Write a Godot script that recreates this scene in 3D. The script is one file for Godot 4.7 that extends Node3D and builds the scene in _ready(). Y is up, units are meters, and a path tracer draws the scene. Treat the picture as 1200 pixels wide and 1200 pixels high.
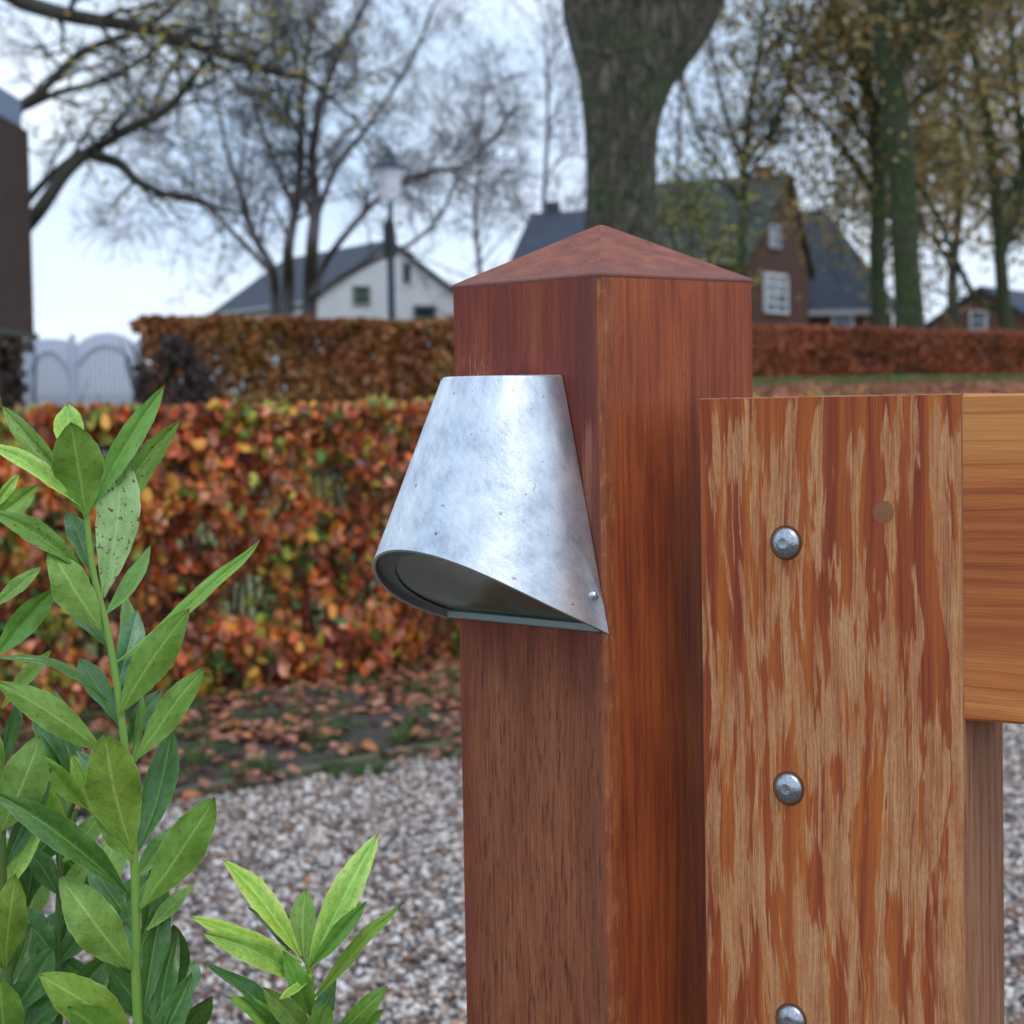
extends Node3D
# A galvanised wall lamp on a hardwood gate post, laurel shoots beside it, beech hedges, bare trees and houses behind.

const EYE := 1.25
const PITCH := -0.05073
const ROLL := -0.01745
const FPX := 2400.0        # focal length in pixels of a 1200 pixel picture
var cam_basis: Basis
var rng := RandomNumberGenerator.new()
var taken := {}

# ------------------------------------------------------------------ helpers
class Geo:
	var v := PackedVector3Array()
	var n := PackedVector3Array()
	var uv := PackedVector2Array()
	var c := PackedColorArray()
	var idx := PackedInt32Array()
	func tri(a: Vector3, b: Vector3, d: Vector3, ua := Vector2.ZERO, ub := Vector2.ZERO, ud := Vector2.ZERO) -> void:   # counter-clockwise seen from outside
		var nn := (b - a).cross(d - a).normalized()
		var k := v.size()
		v.append_array([a, b, d]); n.append_array([nn, nn, nn]); uv.append_array([ua, ub, ud]); idx.append_array([k, k + 2, k + 1])
	func quad(a: Vector3, b: Vector3, d: Vector3, e: Vector3, ua := Vector2(0, 1), ub := Vector2(1, 1), ud := Vector2(1, 0), ue := Vector2(0, 0)) -> void:
		var nn := (d - a).cross(e - b).normalized()
		var k := v.size()
		v.append_array([a, b, d, e]); n.append_array([nn, nn, nn, nn]); uv.append_array([ua, ub, ud, ue])
		idx.append_array([k, k + 2, k + 1, k, k + 3, k + 2])
	func box(o: Vector3, x: Vector3, y: Vector3, z: Vector3) -> void:   # centre and half axes
		var p := func(i: float, j: float, k: float) -> Vector3: return o + x * i + y * j + z * k
		quad(p.call(-1, -1, 1), p.call(1, -1, 1), p.call(1, 1, 1), p.call(-1, 1, 1))
		quad(p.call(1, -1, -1), p.call(-1, -1, -1), p.call(-1, 1, -1), p.call(1, 1, -1))
		quad(p.call(1, -1, 1), p.call(1, -1, -1), p.call(1, 1, -1), p.call(1, 1, 1))
		quad(p.call(-1, -1, -1), p.call(-1, -1, 1), p.call(-1, 1, 1), p.call(-1, 1, -1))
		quad(p.call(-1, 1, 1), p.call(1, 1, 1), p.call(1, 1, -1), p.call(-1, 1, -1))
		quad(p.call(-1, -1, -1), p.call(1, -1, -1), p.call(1, -1, 1), p.call(-1, -1, 1))
	func bevel_box(o: Vector3, x: Vector3, y: Vector3, z: Vector3, b: float) -> void:
		var lx := x.length(); var ly := y.length(); var lz := z.length()
		var ex := x / lx; var ey := y / ly; var ez := z / lz
		var hx := ex * (lx - b); var hy := ey * (ly - b); var hz := ez * (lz - b)
		for s: float in [-1.0, 1.0]:
			face(o + x * s, hy, hz, ex * s); face(o + y * s, hz, hx, ey * s); face(o + z * s, hx, hy, ez * s)
			for t: float in [-1.0, 1.0]:
				strip(o + x * s + hy * t, o + hx * s + y * t, hz, ex * s + ey * t)
				strip(o + y * s + hz * t, o + hy * s + z * t, hx, ey * s + ez * t)
				strip(o + z * s + hx * t, o + hz * s + x * t, hy, ez * s + ex * t)
				for w: float in [-1.0, 1.0]:
					var a := o + x * s + hy * t + hz * w; var b2 := o + hx * s + y * t + hz * w; var d := o + hx * s + hy * t + z * w
					if (b2 - a).cross(d - a).dot(ex * s + ey * t + ez * w) > 0: tri(a, b2, d)
					else: tri(a, d, b2)
	func face(o: Vector3, p: Vector3, q: Vector3, out: Vector3) -> void:
		if p.cross(q).dot(out) > 0: quad(o - p - q, o + p - q, o + p + q, o - p + q)
		else: quad(o - q - p, o + q - p, o + q + p, o - q + p)
	func strip(a: Vector3, b: Vector3, h: Vector3, out: Vector3) -> void:
		if (b - a).cross(h).dot(out) > 0: quad(a - h, b - h, b + h, a + h)
		else: quad(b - h, a - h, a + h, b + h)
	func tube(p: PackedVector3Array, r: PackedFloat32Array, sides: int, ridge := 0.0) -> void:
		var k := v.size()
		var m := p.size()
		var t := (p[1] - p[0]).normalized()
		var a := t.cross(Vector3(0.31, 0.17, 0.93)).normalized()
		var along := 0.0
		for i in m:
			if i > 0:
				t = (p[mini(i + 1, m - 1)] - p[i - 1]).normalized()
				along += p[i].distance_to(p[i - 1])
			a = (a - t * a.dot(t)).normalized()
			var b := t.cross(a)
			for s in sides + 1:
				var g := TAU * s / sides
				var d := a * cos(g) + b * sin(g)
				var rr := r[i]
				if ridge > 0.0: rr *= 1.0 + ridge * (sin(g * 5.0 + along * 0.7) * 0.5 + 0.5 * sin(g * 9.0 + 1.3 + along * 1.9))
				v.append(p[i] + d * rr); n.append(d); uv.append(Vector2(float(s) / sides, along))
		for i in m - 1:
			for s in sides:
				var q := k + i * (sides + 1) + s
				idx.append_array([q, q + sides + 1, q + 1, q + 1, q + sides + 1, q + sides + 2])
	func grid(rows: int, cols: int) -> void:   # joins the last rows*cols vertices; normals from neighbours
		var k := v.size() - rows * cols
		for i in rows:
			for j in cols:
				var du := v[k + i * cols + mini(j + 1, cols - 1)] - v[k + i * cols + maxi(j - 1, 0)]
				var dv := v[k + mini(i + 1, rows - 1) * cols + j] - v[k + maxi(i - 1, 0) * cols + j]
				n.append(du.cross(dv).normalized())
		for i in rows - 1:
			for j in cols - 1:
				var q := k + i * cols + j
				idx.append_array([q, q + cols, q + 1, q + 1, q + cols, q + cols + 1])
	func flip() -> void:
		for i in n.size(): n[i] = -n[i]
		for i in range(0, idx.size(), 3):
			var k := idx[i + 1]
			idx[i + 1] = idx[i + 2]
			idx[i + 2] = k
	func mesh(m: Material, into: ArrayMesh = null) -> ArrayMesh:
		if into == null: into = ArrayMesh.new()
		var a := []
		a.resize(Mesh.ARRAY_MAX)
		a[Mesh.ARRAY_VERTEX] = v; a[Mesh.ARRAY_NORMAL] = n; a[Mesh.ARRAY_INDEX] = idx
		if uv.size() == v.size(): a[Mesh.ARRAY_TEX_UV] = uv
		if c.size() == v.size(): a[Mesh.ARRAY_COLOR] = c
		into.add_surface_from_arrays(Mesh.PRIMITIVE_TRIANGLES, a)
		into.surface_set_material(into.get_surface_count() - 1, m)
		return into

func numbered(called: String) -> String:
	if not taken.has(called):
		taken[called] = 0
		return called
	taken[called] += 1
	return "%s_%03d" % [called, taken[called]]

func thing(called: String, label: String, category: String, at_p := Vector3.ZERO, group := "") -> Node3D:
	var o := Node3D.new()
	o.name = numbered(called)
	add_child(o, true)
	o.position = at_p
	o.set_meta("label", label); o.set_meta("category", category)
	if group: o.set_meta("group", group)
	return o

func part(parent: Node3D, called: String, m: Mesh, at_p := Vector3.ZERO) -> MeshInstance3D:   # meshes are written in world axes; the thing's base is taken off
	var o := MeshInstance3D.new()
	o.name = called
	o.mesh = m
	parent.add_child(o, true)
	o.position = at_p
	return o

func off(parent: Node3D) -> Vector3:
	return -parent.position

func structure(called: String, m: Mesh) -> MeshInstance3D:
	var o := MeshInstance3D.new()
	o.name = called
	o.mesh = m
	add_child(o, true)
	o.set_meta("kind", "structure")
	o.set_meta("label", {"ground": "rising grass ground behind the hedges and under the trees", "gravel_bed": "pale bed under the gravel of the drive", "verge": "dark soil verge with moss along the foot of the near hedge"}.get(called, called))
	return o

func at(px: float, py: float, d: float) -> Vector3:   # the place at depth d (metres north of the camera) seen in that direction
	var q := cam_basis * Vector3((px - 600.0) / FPX, -(py - 600.0) / FPX, -1.0)
	return Vector3(0, EYE, 0) + q * (d / -q.z)

func ground_y(x: float, d: float) -> float:
	return 1.67 * smoothstep(10.5, 42.0, d) + 0.12 * sin(x * 0.13 + d * 0.05) * smoothstep(14.0, 40.0, d) * 0.3

func lin(c: Color) -> Color:
	return c.srgb_to_linear()

func rgb(r: float, g: float, b: float) -> Color:
	return Color(r / 255.0, g / 255.0, b / 255.0)

func mat(c: Color, rough := 0.8, metal := 0.0) -> StandardMaterial3D:
	var m := StandardMaterial3D.new()
	m.albedo_color = c
	m.roughness = rough
	m.metallic = metal
	return m

func noise(seed_: int, freq := 1.0, octaves := 3) -> FastNoiseLite:
	var f := FastNoiseLite.new()
	f.seed = seed_
	f.frequency = freq
	f.noise_type = FastNoiseLite.TYPE_SIMPLEX_SMOOTH
	f.fractal_octaves = octaves
	f.fractal_type = FastNoiseLite.FRACTAL_FBM if octaves > 1 else FastNoiseLite.FRACTAL_NONE
	return f

func paint(w: int, h: int, gain: float, f: Callable, bump := 0.0) -> Array:   # f(u, v) -> [Color as it looks, height]; gives [colour texture, normal texture]
	var data := PackedByteArray()
	data.resize(w * h * 3)
	var hi := PackedByteArray()
	hi.resize(w * h)
	var k := 0
	for y in h:
		for x in w:
			var r: Array = f.call((x + 0.5) / w, (y + 0.5) / h)
			var c: Color = r[0]
			var l := c.srgb_to_linear()
			l = Color(minf(l.r * gain, 0.9), minf(l.g * gain, 0.9), minf(l.b * gain, 0.9)).linear_to_srgb()
			data[k * 3] = int(clampf(l.r, 0, 1) * 255); data[k * 3 + 1] = int(clampf(l.g, 0, 1) * 255); data[k * 3 + 2] = int(clampf(l.b, 0, 1) * 255)
			hi[k] = int(clampf(r[1], 0, 1) * 255)
			k += 1
	var tex := ImageTexture.create_from_image(Image.create_from_data(w, h, false, Image.FORMAT_RGB8, data))
	var nt = null
	if bump > 0.0:
		var im := Image.create_from_data(w, h, false, Image.FORMAT_L8, hi)
		im.convert(Image.FORMAT_RGBA8)
		im.bump_map_to_normal_map(bump)
		nt = ImageTexture.create_from_image(im)
	return [tex, nt]

func tex_mat(t: Array, rough := 0.65, nscale := 1.0) -> StandardMaterial3D:
	var m := StandardMaterial3D.new()
	m.albedo_texture = t[0]
	m.roughness = rough
	if t[1]:
		m.normal_enabled = true
		m.normal_texture = t[1]
		m.normal_scale = nscale
	return m

func tri_mat(t: Array, scale: float, rough := 0.9, nscale := 1.0) -> StandardMaterial3D:
	var m := tex_mat(t, rough, nscale)
	m.uv1_triplanar = true
	m.uv1_world_triplanar = true
	m.uv1_scale = Vector3.ONE * scale
	return m

func mix3(a: Color, b: Color, c: Color, t: float) -> Color:
	return a.lerp(b, clampf(t * 2.0, 0, 1)) if t < 0.5 else b.lerp(c, clampf(t * 2.0 - 1.0, 0, 1))

func scatter(parent: Node3D, called: String, m: Mesh, where: Array, tint: PackedColorArray) -> MultiMeshInstance3D:
	var mm := MultiMesh.new()
	mm.transform_format = MultiMesh.TRANSFORM_3D
	mm.use_colors = true
	mm.mesh = m
	mm.instance_count = where.size()
	var buf := PackedFloat32Array()
	buf.resize(where.size() * 16)
	for i in where.size():
		var t: Transform3D = where[i]
		var b := t.basis
		var k := i * 16
		buf[k] = b.x.x; buf[k + 1] = b.y.x; buf[k + 2] = b.z.x; buf[k + 3] = t.origin.x
		buf[k + 4] = b.x.y; buf[k + 5] = b.y.y; buf[k + 6] = b.z.y; buf[k + 7] = t.origin.y
		buf[k + 8] = b.x.z; buf[k + 9] = b.y.z; buf[k + 10] = b.z.z; buf[k + 11] = t.origin.z
		var c := tint[i]
		buf[k + 12] = c.r; buf[k + 13] = c.g; buf[k + 14] = c.b; buf[k + 15] = 1.0
	mm.buffer = buf
	var o := MultiMeshInstance3D.new()
	o.name = called
	o.multimesh = mm
	parent.add_child(o, true)
	o.set_meta("kind", "stuff")
	return o

func any_turn(s: float) -> Basis:
	return Basis.from_euler(Vector3(rng.randf() * TAU, rng.randf() * TAU, rng.randf() * TAU)).scaled(Vector3.ONE * s)

func tinted(rough := 0.6, glow := 0.0) -> StandardMaterial3D:
	var m := StandardMaterial3D.new()
	m.vertex_color_use_as_albedo = true
	m.roughness = rough
	if glow > 0.0:
		m.backlight_enabled = true
		m.backlight = Color(glow, glow, glow)
	return m

func small_leaf(m: Material) -> ArrayMesh:   # an oval folded leaf, 1 long
	var g := Geo.new()
	var prof := [[-0.5, 0.0], [-0.28, 0.22], [0.02, 0.3], [0.3, 0.19], [0.5, 0.0]]
	for p in prof:
		g.v.append(Vector3(-p[1], 0.09 * p[1] / 0.3, p[0])); g.v.append(Vector3(0, -0.08 * p[0] * p[0], p[0])); g.v.append(Vector3(p[1], 0.09 * p[1] / 0.3, p[0]))
	g.grid(5, 3)
	return g.mesh(m)

# ------------------------------------------------------------------ the scene
func _ready() -> void:
	rng.seed = 11
	cam_basis = Basis.from_euler(Vector3(PITCH, 0, ROLL))
	var cam := Camera3D.new()
	cam.name = "camera"
	add_child(cam)
	var lens := CameraAttributesPhysical.new()
	lens.frustum_focal_length = 48.0
	lens.frustum_focus_distance = 1.22
	lens.frustum_near = 0.05
	lens.frustum_far = 900.0
	lens.exposure_aperture = 10.4
	cam.attributes = lens
	cam.fov = 28.0725
	cam.near = 0.05
	cam.far = 900.0
	cam.position = Vector3(0, EYE, 0)
	cam.rotation = Vector3(PITCH, 0, ROLL)
	cam.current = true

	var we := WorldEnvironment.new()
	we.name = "environment"
	var env := Environment.new()
	env.background_mode = Environment.BG_SKY
	env.tonemap_mode = Environment.TONE_MAPPER_LINEAR
	env.tonemap_exposure = 1.0
	env.sdfgi_enabled = true
	env.ssao_enabled = true
	env.ssil_enabled = true
	env.sky = Sky.new()
	env.sky.sky_material = overcast()
	we.environment = env
	add_child(we)

	var sun := DirectionalLight3D.new()
	sun.name = "sun"
	sun.light_energy = 0.3
	sun.light_angular_distance = 24.0
	sun.light_color = Color(1.0, 0.97, 0.92)
	sun.shadow_enabled = true
	sun.sky_mode = DirectionalLight3D.SKY_MODE_LIGHT_ONLY
	add_child(sun)
	sun.look_at_from_position(Vector3.ZERO, Vector3(-0.25, -1.0, -0.55))

	build_ground()
	build_houses()
	build_far_hedges()
	build_trees()
	build_street()
	build_near_hedge()
	build_post()
	build_gate()
	build_lamp()
	build_laurel()

func overcast() -> PanoramaSkyMaterial:
	var w := 1024
	var h := 512
	var im := Image.create(w, h, false, Image.FORMAT_RGBF)
	var f := noise(5, 1.6, 5)
	var f2 := noise(8, 0.7, 2)
	for y in h:
		var el := PI * (0.5 - (y + 0.5) / h)
		for x in w:
			var az := TAU * (x + 0.5) / w
			var d := Vector3(cos(el) * sin(az), sin(el) * 1.8, cos(el) * cos(az))
			var t := clampf(0.5 + 0.9 * f.get_noise_3dv(d * 2.0) + 0.5 * f2.get_noise_3dv(d * 2.0), 0, 1)
			t = lerpf(t, 0.85, 0.75 * exp(-maxf(el, 0.0) * 9.0))
			var c := Color(0.55, 0.79, 1.13).lerp(Color(1.15, 1.24, 1.34), t)
			im.set_pixel(x, y, c)
	var m := PanoramaSkyMaterial.new()
	m.panorama = ImageTexture.create_from_image(im)
	return m

# ------------------------------------------------------------------ ground
const HEDGE_A := Vector2(-3.6, 6.35)     # near hedge foot line: x, depth
const HEDGE_DIR := Vector2(0.69, 0.72)
func side_of_hedge(x: float, d: float) -> float:   # metres in front of the hedge's foot line (towards the camera)
	var q := Vector2(x, d) - HEDGE_A
	return q.x * HEDGE_DIR.y - q.y * HEDGE_DIR.x

func build_ground() -> void:
	var f1 := noise(21, 9.0, 4)
	var f2 := noise(22, 40.0, 2)
	var soil := paint(512, 512, 1.5, func(u: float, v: float) -> Array:
		var t: float = 0.5 + 0.6 * f1.get_noise_2d(u, v) + 0.3 * f2.get_noise_2d(u, v)
		return [mix3(rgb(58, 52, 34), rgb(84, 88, 48), rgb(112, 110, 60), t), t], 3.0)
	var gm := tri_mat(soil, 0.35, 0.95)
	var g := Geo.new()
	var ds := [-30.0, -8.0, 0.0, 4.0, 7.0, 9.0, 10.5, 12.0, 14.0, 16.0, 18.0, 20.0, 22.0, 24.0, 26.0, 28.0, 30.0, 32.0, 34.0, 36.0, 38.0, 40.0, 42.0, 46.0, 54.0, 70.0, 100.0, 180.0, 420.0, 800.0]
	var cols := 41
	for d in ds:
		for j in cols:
			var s := (j - 20) / 20.0
			var x: float = (s * 0.25 + s * s * s * 0.75) * maxf(60.0, d * 1.1)
			g.v.append(Vector3(x, ground_y(x, d) - 0.012, -d)); g.uv.append(Vector2(x, d))
	var rows: int = ds.size()
	var k0 := 0
	for i in rows:
		for j in cols:
			var du := g.v[i * cols + mini(j + 1, cols - 1)] - g.v[i * cols + maxi(j - 1, 0)]
			var dv := g.v[mini(i + 1, rows - 1) * cols + j] - g.v[maxi(i - 1, 0) * cols + j]
			g.n.append(du.cross(dv).normalized())
	for i in rows - 1:
		for j in cols - 1:
			var q := k0 + i * cols + j
			g.idx.append_array([q, q + cols, q + 1, q + 1, q + cols, q + cols + 1])
	structure("ground", g.mesh(gm))

	# gravel bed: everything from the camera to 1.15 m in front of the hedge
	var e := HEDGE_DIR
	var nrm := Vector2(e.y, -e.x)
	var bed := Geo.new()
	var grit := paint(256, 256, 1.0, func(u: float, v: float) -> Array:
		var t: float = 0.5 + 0.7 * f2.get_noise_2d(u * 3.0, v * 3.0)
		return [rgb(70, 64, 60).lerp(rgb(150, 140, 132), t), t], 4.0)
	var bed_pts := []
	for s in [-1.0, 12.0]:
		var p: Vector2 = HEDGE_A + e * s + nrm * 1.7
		bed_pts.append(Vector3(p.x, 0.0, -p.y))
	bed.quad(Vector3(-6.0, 0.0, 4.0), Vector3(7.5, 0.0, 4.0), Vector3(bed_pts[1].x, 0, bed_pts[1].z), bed_pts[0])
	bed.tri(Vector3(-6.0, 0.0, 4.0), bed_pts[0], Vector3(-6.0, 0.0, bed_pts[0].z))
	structure("gravel_bed", bed.mesh(tri_mat(grit, 2.0, 0.95)))

	# verge: dark soil between edging and hedge
	var mud := paint(256, 256, 1.0, func(u: float, v: float) -> Array:
		var t: float = 0.5 + 0.7 * f1.get_noise_2d(u * 2.0 + 7.0, v * 2.0)
		return [mix3(rgb(46, 42, 46), rgb(66, 58, 56), rgb(70, 66, 54), t), t], 4.0)
	var vg := Geo.new()
	for r in [[1.66, 0.012], [1.1, 0.03], [0.4, 0.06], [-0.9, 0.07]]:
		for i in 30:
			var p: Vector2 = HEDGE_A + e * (-1.0 + 13.0 * i / 29.0) + nrm * r[0]
			vg.v.append(Vector3(p.x, r[1] + 0.012 * sin(i * 1.7 + r[0] * 9.0), -p.y)); vg.uv.append(Vector2(i, r[0]))
	var keep := vg.v.duplicate()
	vg.v = keep
	vg.grid(4, 30)
	if vg.n[40].y < 0: vg.flip()
	structure("verge", vg.mesh(tri_mat(mud, 1.2, 0.9)))

	# low edging board
	var eb := thing("edging_board", "low weathered edging board between the gravel and the dark verge", "edging", Vector3((HEDGE_A + nrm * 1.68).x, 0, -(HEDGE_A + nrm * 1.68).y))
	var board := paint(256, 64, 1.0, func(u: float, v: float) -> Array:
		var t: float = 0.5 + 0.8 * f1.get_noise_2d(u * 1.5, v * 0.6)
		return [mix3(rgb(70, 66, 54), rgb(96, 92, 74), rgb(88, 98, 62), t), t], 2.0)
	var bm := tri_mat(board, 1.0, 0.9)
	var len_b := 1.95
	for i in 6:
		var c2: Vector2 = HEDGE_A + e * (-0.5 + (i + 0.5) * 2.0) + nrm * 1.68
		var g2 := Geo.new()
		g2.bevel_box(Vector3(c2.x, -0.008, -c2.y), Vector3(e.x, 0, -e.y) * len_b * 0.5, Vector3(0, 0.045 + 0.004 * (i % 2), 0), Vector3(nrm.x, 0, -nrm.y) * 0.022, 0.006)
		part(eb, "board", g2.mesh(bm), off(eb))

	# gravel stones
	var root := Node3D.new()
	var stone := Geo.new()
	var t0 := (1.0 + sqrt(5.0)) / 2.0
	var sph := SphereMesh.new()
	sph.radius = 0.5; sph.height = 1.0; sph.radial_segments = 8; sph.rings = 4
	var sa := sph.get_mesh_arrays()
	var fs := noise(31, 1.3, 2)
	var sv: PackedVector3Array = sa[Mesh.ARRAY_VERTEX]
	for i in sv.size(): sv[i] = sv[i] * (1.0 + 0.75 * fs.get_noise_3dv(sv[i] * 1.6))
	sa[Mesh.ARRAY_VERTEX] = sv
	var sm := ArrayMesh.new()
	sm.add_surface_from_arrays(Mesh.PRIMITIVE_TRIANGLES, sa)
	sm.surface_set_material(0, tinted(0.75))
	var where := []
	var tint := PackedColorArray()
	var pal := [rgb(190, 182, 178), rgb(160, 152, 150), rgb(206, 200, 196), rgb(128, 112, 104), rgb(150, 122, 104), rgb(96, 88, 88), rgb(176, 158, 146), rgb(112, 106, 110), rgb(216, 212, 210), rgb(120, 88, 70)]
	var patch := noise(33, 1.4, 2)
	for i in 250000:
		var x := rng.randf_range(-2.6, 3.4)
		var d := rng.randf_range(1.9, 10.5)
		if side_of_hedge(x, d) < 1.71: continue
		var s := rng.randf_range(0.008, 0.0185) * (1.3 if rng.randf() < 0.1 else 1.0)
		var b := Basis.from_euler(Vector3(rng.randf_range(-0.5, 0.5), rng.randf() * TAU, rng.randf_range(-0.5, 0.5))) * Basis.from_scale(Vector3(s * rng.randf_range(0.9, 1.5), s * 0.75, s))
		where.append(Transform3D(b, Vector3(x, rng.randf_range(0.002, 0.014), -d)))
		var c: Color = lin(pal[rng.randi() % pal.size()]) * rng.randf_range(0.8, 1.25)
		tint.append(c)
	root.free()
	var gv := scatter(self, "gravel", sm, where, tint)
	gv.set_meta("label", "pale grey and brown gravel spread over the drive")

	# fallen beech leaves on the verge, a few on the gravel, and moss and grass tufts
	var lm := small_leaf(tinted(0.7, 0.3))
	where = []; tint = PackedColorArray()
	var lp := [rgb(158, 106, 84), rgb(140, 90, 72), rgb(178, 130, 106), rgb(116, 74, 60), rgb(176, 108, 66)]
	var clump := noise(35, 2.2, 2)
	for i in 17000:
		var a := rng.randf_range(1.5, 9.5)
		var o := rng.randf_range(-0.1, 1.85)
		if o > 1.2 and rng.randf() < 0.7: continue
		var p: Vector2 = HEDGE_A + e * a + nrm * o
		if clump.get_noise_2d(p.x, p.y) < -0.3 + 0.3 * maxf(o - 0.7, 0.0): continue
		where.append(Transform3D(Basis.from_euler(Vector3(rng.randf_range(-0.5, 0.5), rng.randf() * TAU, rng.randf_range(-0.6, 0.6))).scaled(Vector3.ONE * rng.randf_range(0.045, 0.075)), Vector3(p.x, 0.055 + rng.randf() * 0.03 - 0.03 * clampf(o, 0, 1), -p.y)))
		tint.append(lin(lp[rng.randi() % lp.size()]) * rng.randf_range(0.8, 1.25))
	for i in 40:
		var x := rng.randf_range(-1.6, 2.0)
		var d := rng.randf_range(3.5, 8.0)
		if side_of_hedge(x, d) < 1.75: continue
		where.append(Transform3D(Basis.from_euler(Vector3(rng.randf_range(-0.4, 0.4), rng.randf() * TAU, rng.randf_range(-0.4, 0.4))).scaled(Vector3.ONE * rng.randf_range(0.03, 0.06)), Vector3(x, 0.03, -d)))
		tint.append(lin(lp[rng.randi() % lp.size()]) * rng.randf_range(0.7, 1.1))
	for i in 24000:   # along the foot of the far hedge on the right
		var x := rng.randf_range(2.0, 14.0)
		var d := rng.randf_range(27.0, 37.5)
		if clump.get_noise_2d(x * 0.25, d * 0.4) > 0.12 and d > 37.0: continue
		where.append(Transform3D(Basis.from_euler(Vector3(rng.randf_range(-0.5, 0.5), rng.randf() * TAU, rng.randf_range(-0.5, 0.5))).scaled(Vector3.ONE * rng.randf_range(0.08, 0.13)), Vector3(x, ground_y(x, d) + 0.04, -d)))
		tint.append(lin(lp[rng.randi() % lp.size()]) * rng.randf_range(0.9, 1.4))
	scatter(self, "fallen_leaves", lm, where, tint).set_meta("label", "brown fallen beech leaves lying under the hedges")

	var blade := Geo.new()
	for k in 7:
		var a := TAU * k / 7.0
		var dir := Vector3(cos(a), 0, sin(a))
		var side := Vector3(-sin(a), 0, cos(a)) * 0.06
		var base := dir * 0.12
		var mid := base + dir * 0.18 + Vector3.UP * 0.6
		var tip := base + dir * (0.35 + 0.12 * (k % 3)) + Vector3.UP * (0.9 + 0.1 * (k % 2))
		blade.quad(base - side, base + side, mid + side * 0.8, mid - side * 0.8)
		blade.tri(mid - side * 0.8, mid + side * 0.8, tip)
	var blm := blade.mesh(tinted(0.6, 0.4))
	where = []; tint = PackedColorArray()
	for i in 9500:
		var a := rng.randf_range(1.5, 9.5)
		var o := rng.randf_range(0.15, 1.9)
		var p: Vector2 = HEDGE_A + e * a + nrm * o
		var cl := clump.get_noise_2d(p.x * 1.3 + 40.0, p.y * 1.3)
		if cl < (0.08 if o < 1.25 else 0.3): continue
		var s := rng.randf_range(0.035, 0.08)
		where.append(Transform3D(Basis.from_euler(Vector3(rng.randf_range(-0.3, 0.3), rng.randf() * TAU, 0)).scaled(Vector3(s, s, s)), Vector3(p.x, 0.05 - 0.045 * clampf(o, 0, 1), -p.y)))
		tint.append(lin(rgb(50, 82, 44)).lerp(lin(rgb(96, 112, 56)), rng.randf()))
	for i in 16000:
		var x := rng.randf_range(2.0, 15.0)
		var d := rng.randf_range(35.5, 39.3)
		if clump.get_noise_2d(x * 0.25, d * 0.4) < -0.02 - 0.07 * (d - 37.0): continue
		var s := rng.randf_range(0.09, 0.14)
		where.append(Transform3D(Basis.from_euler(Vector3(0, rng.randf() * TAU, 0)).scaled(Vector3(s * 1.6, s, s * 1.6)), Vector3(x, ground_y(x, d) - 0.02, -d)))
		tint.append(lin(rgb(92, 112, 58)).lerp(lin(rgb(132, 146, 84)), rng.randf()))
	scatter(self, "grass", blm, where, tint).set_meta("label", "green grass tufts on the verge and before the far hedge")

# ------------------------------------------------------------------ hedges
func hedge_leaves(o: Node3D, count: int, place: Callable, colour: Callable, size0: float, size1: float) -> void:
	var where := []
	var tint := PackedColorArray()
	for i in count:
		var p = place.call()
		if p == null: continue
		var s := rng.randf_range(size0, size1)
		where.append(Transform3D(any_turn(s), p - o.position))
		tint.append(colour.call(p))
	scatter(o, "leaves", small_leaf(tinted(0.5, 0.35)), where, tint)

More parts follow.
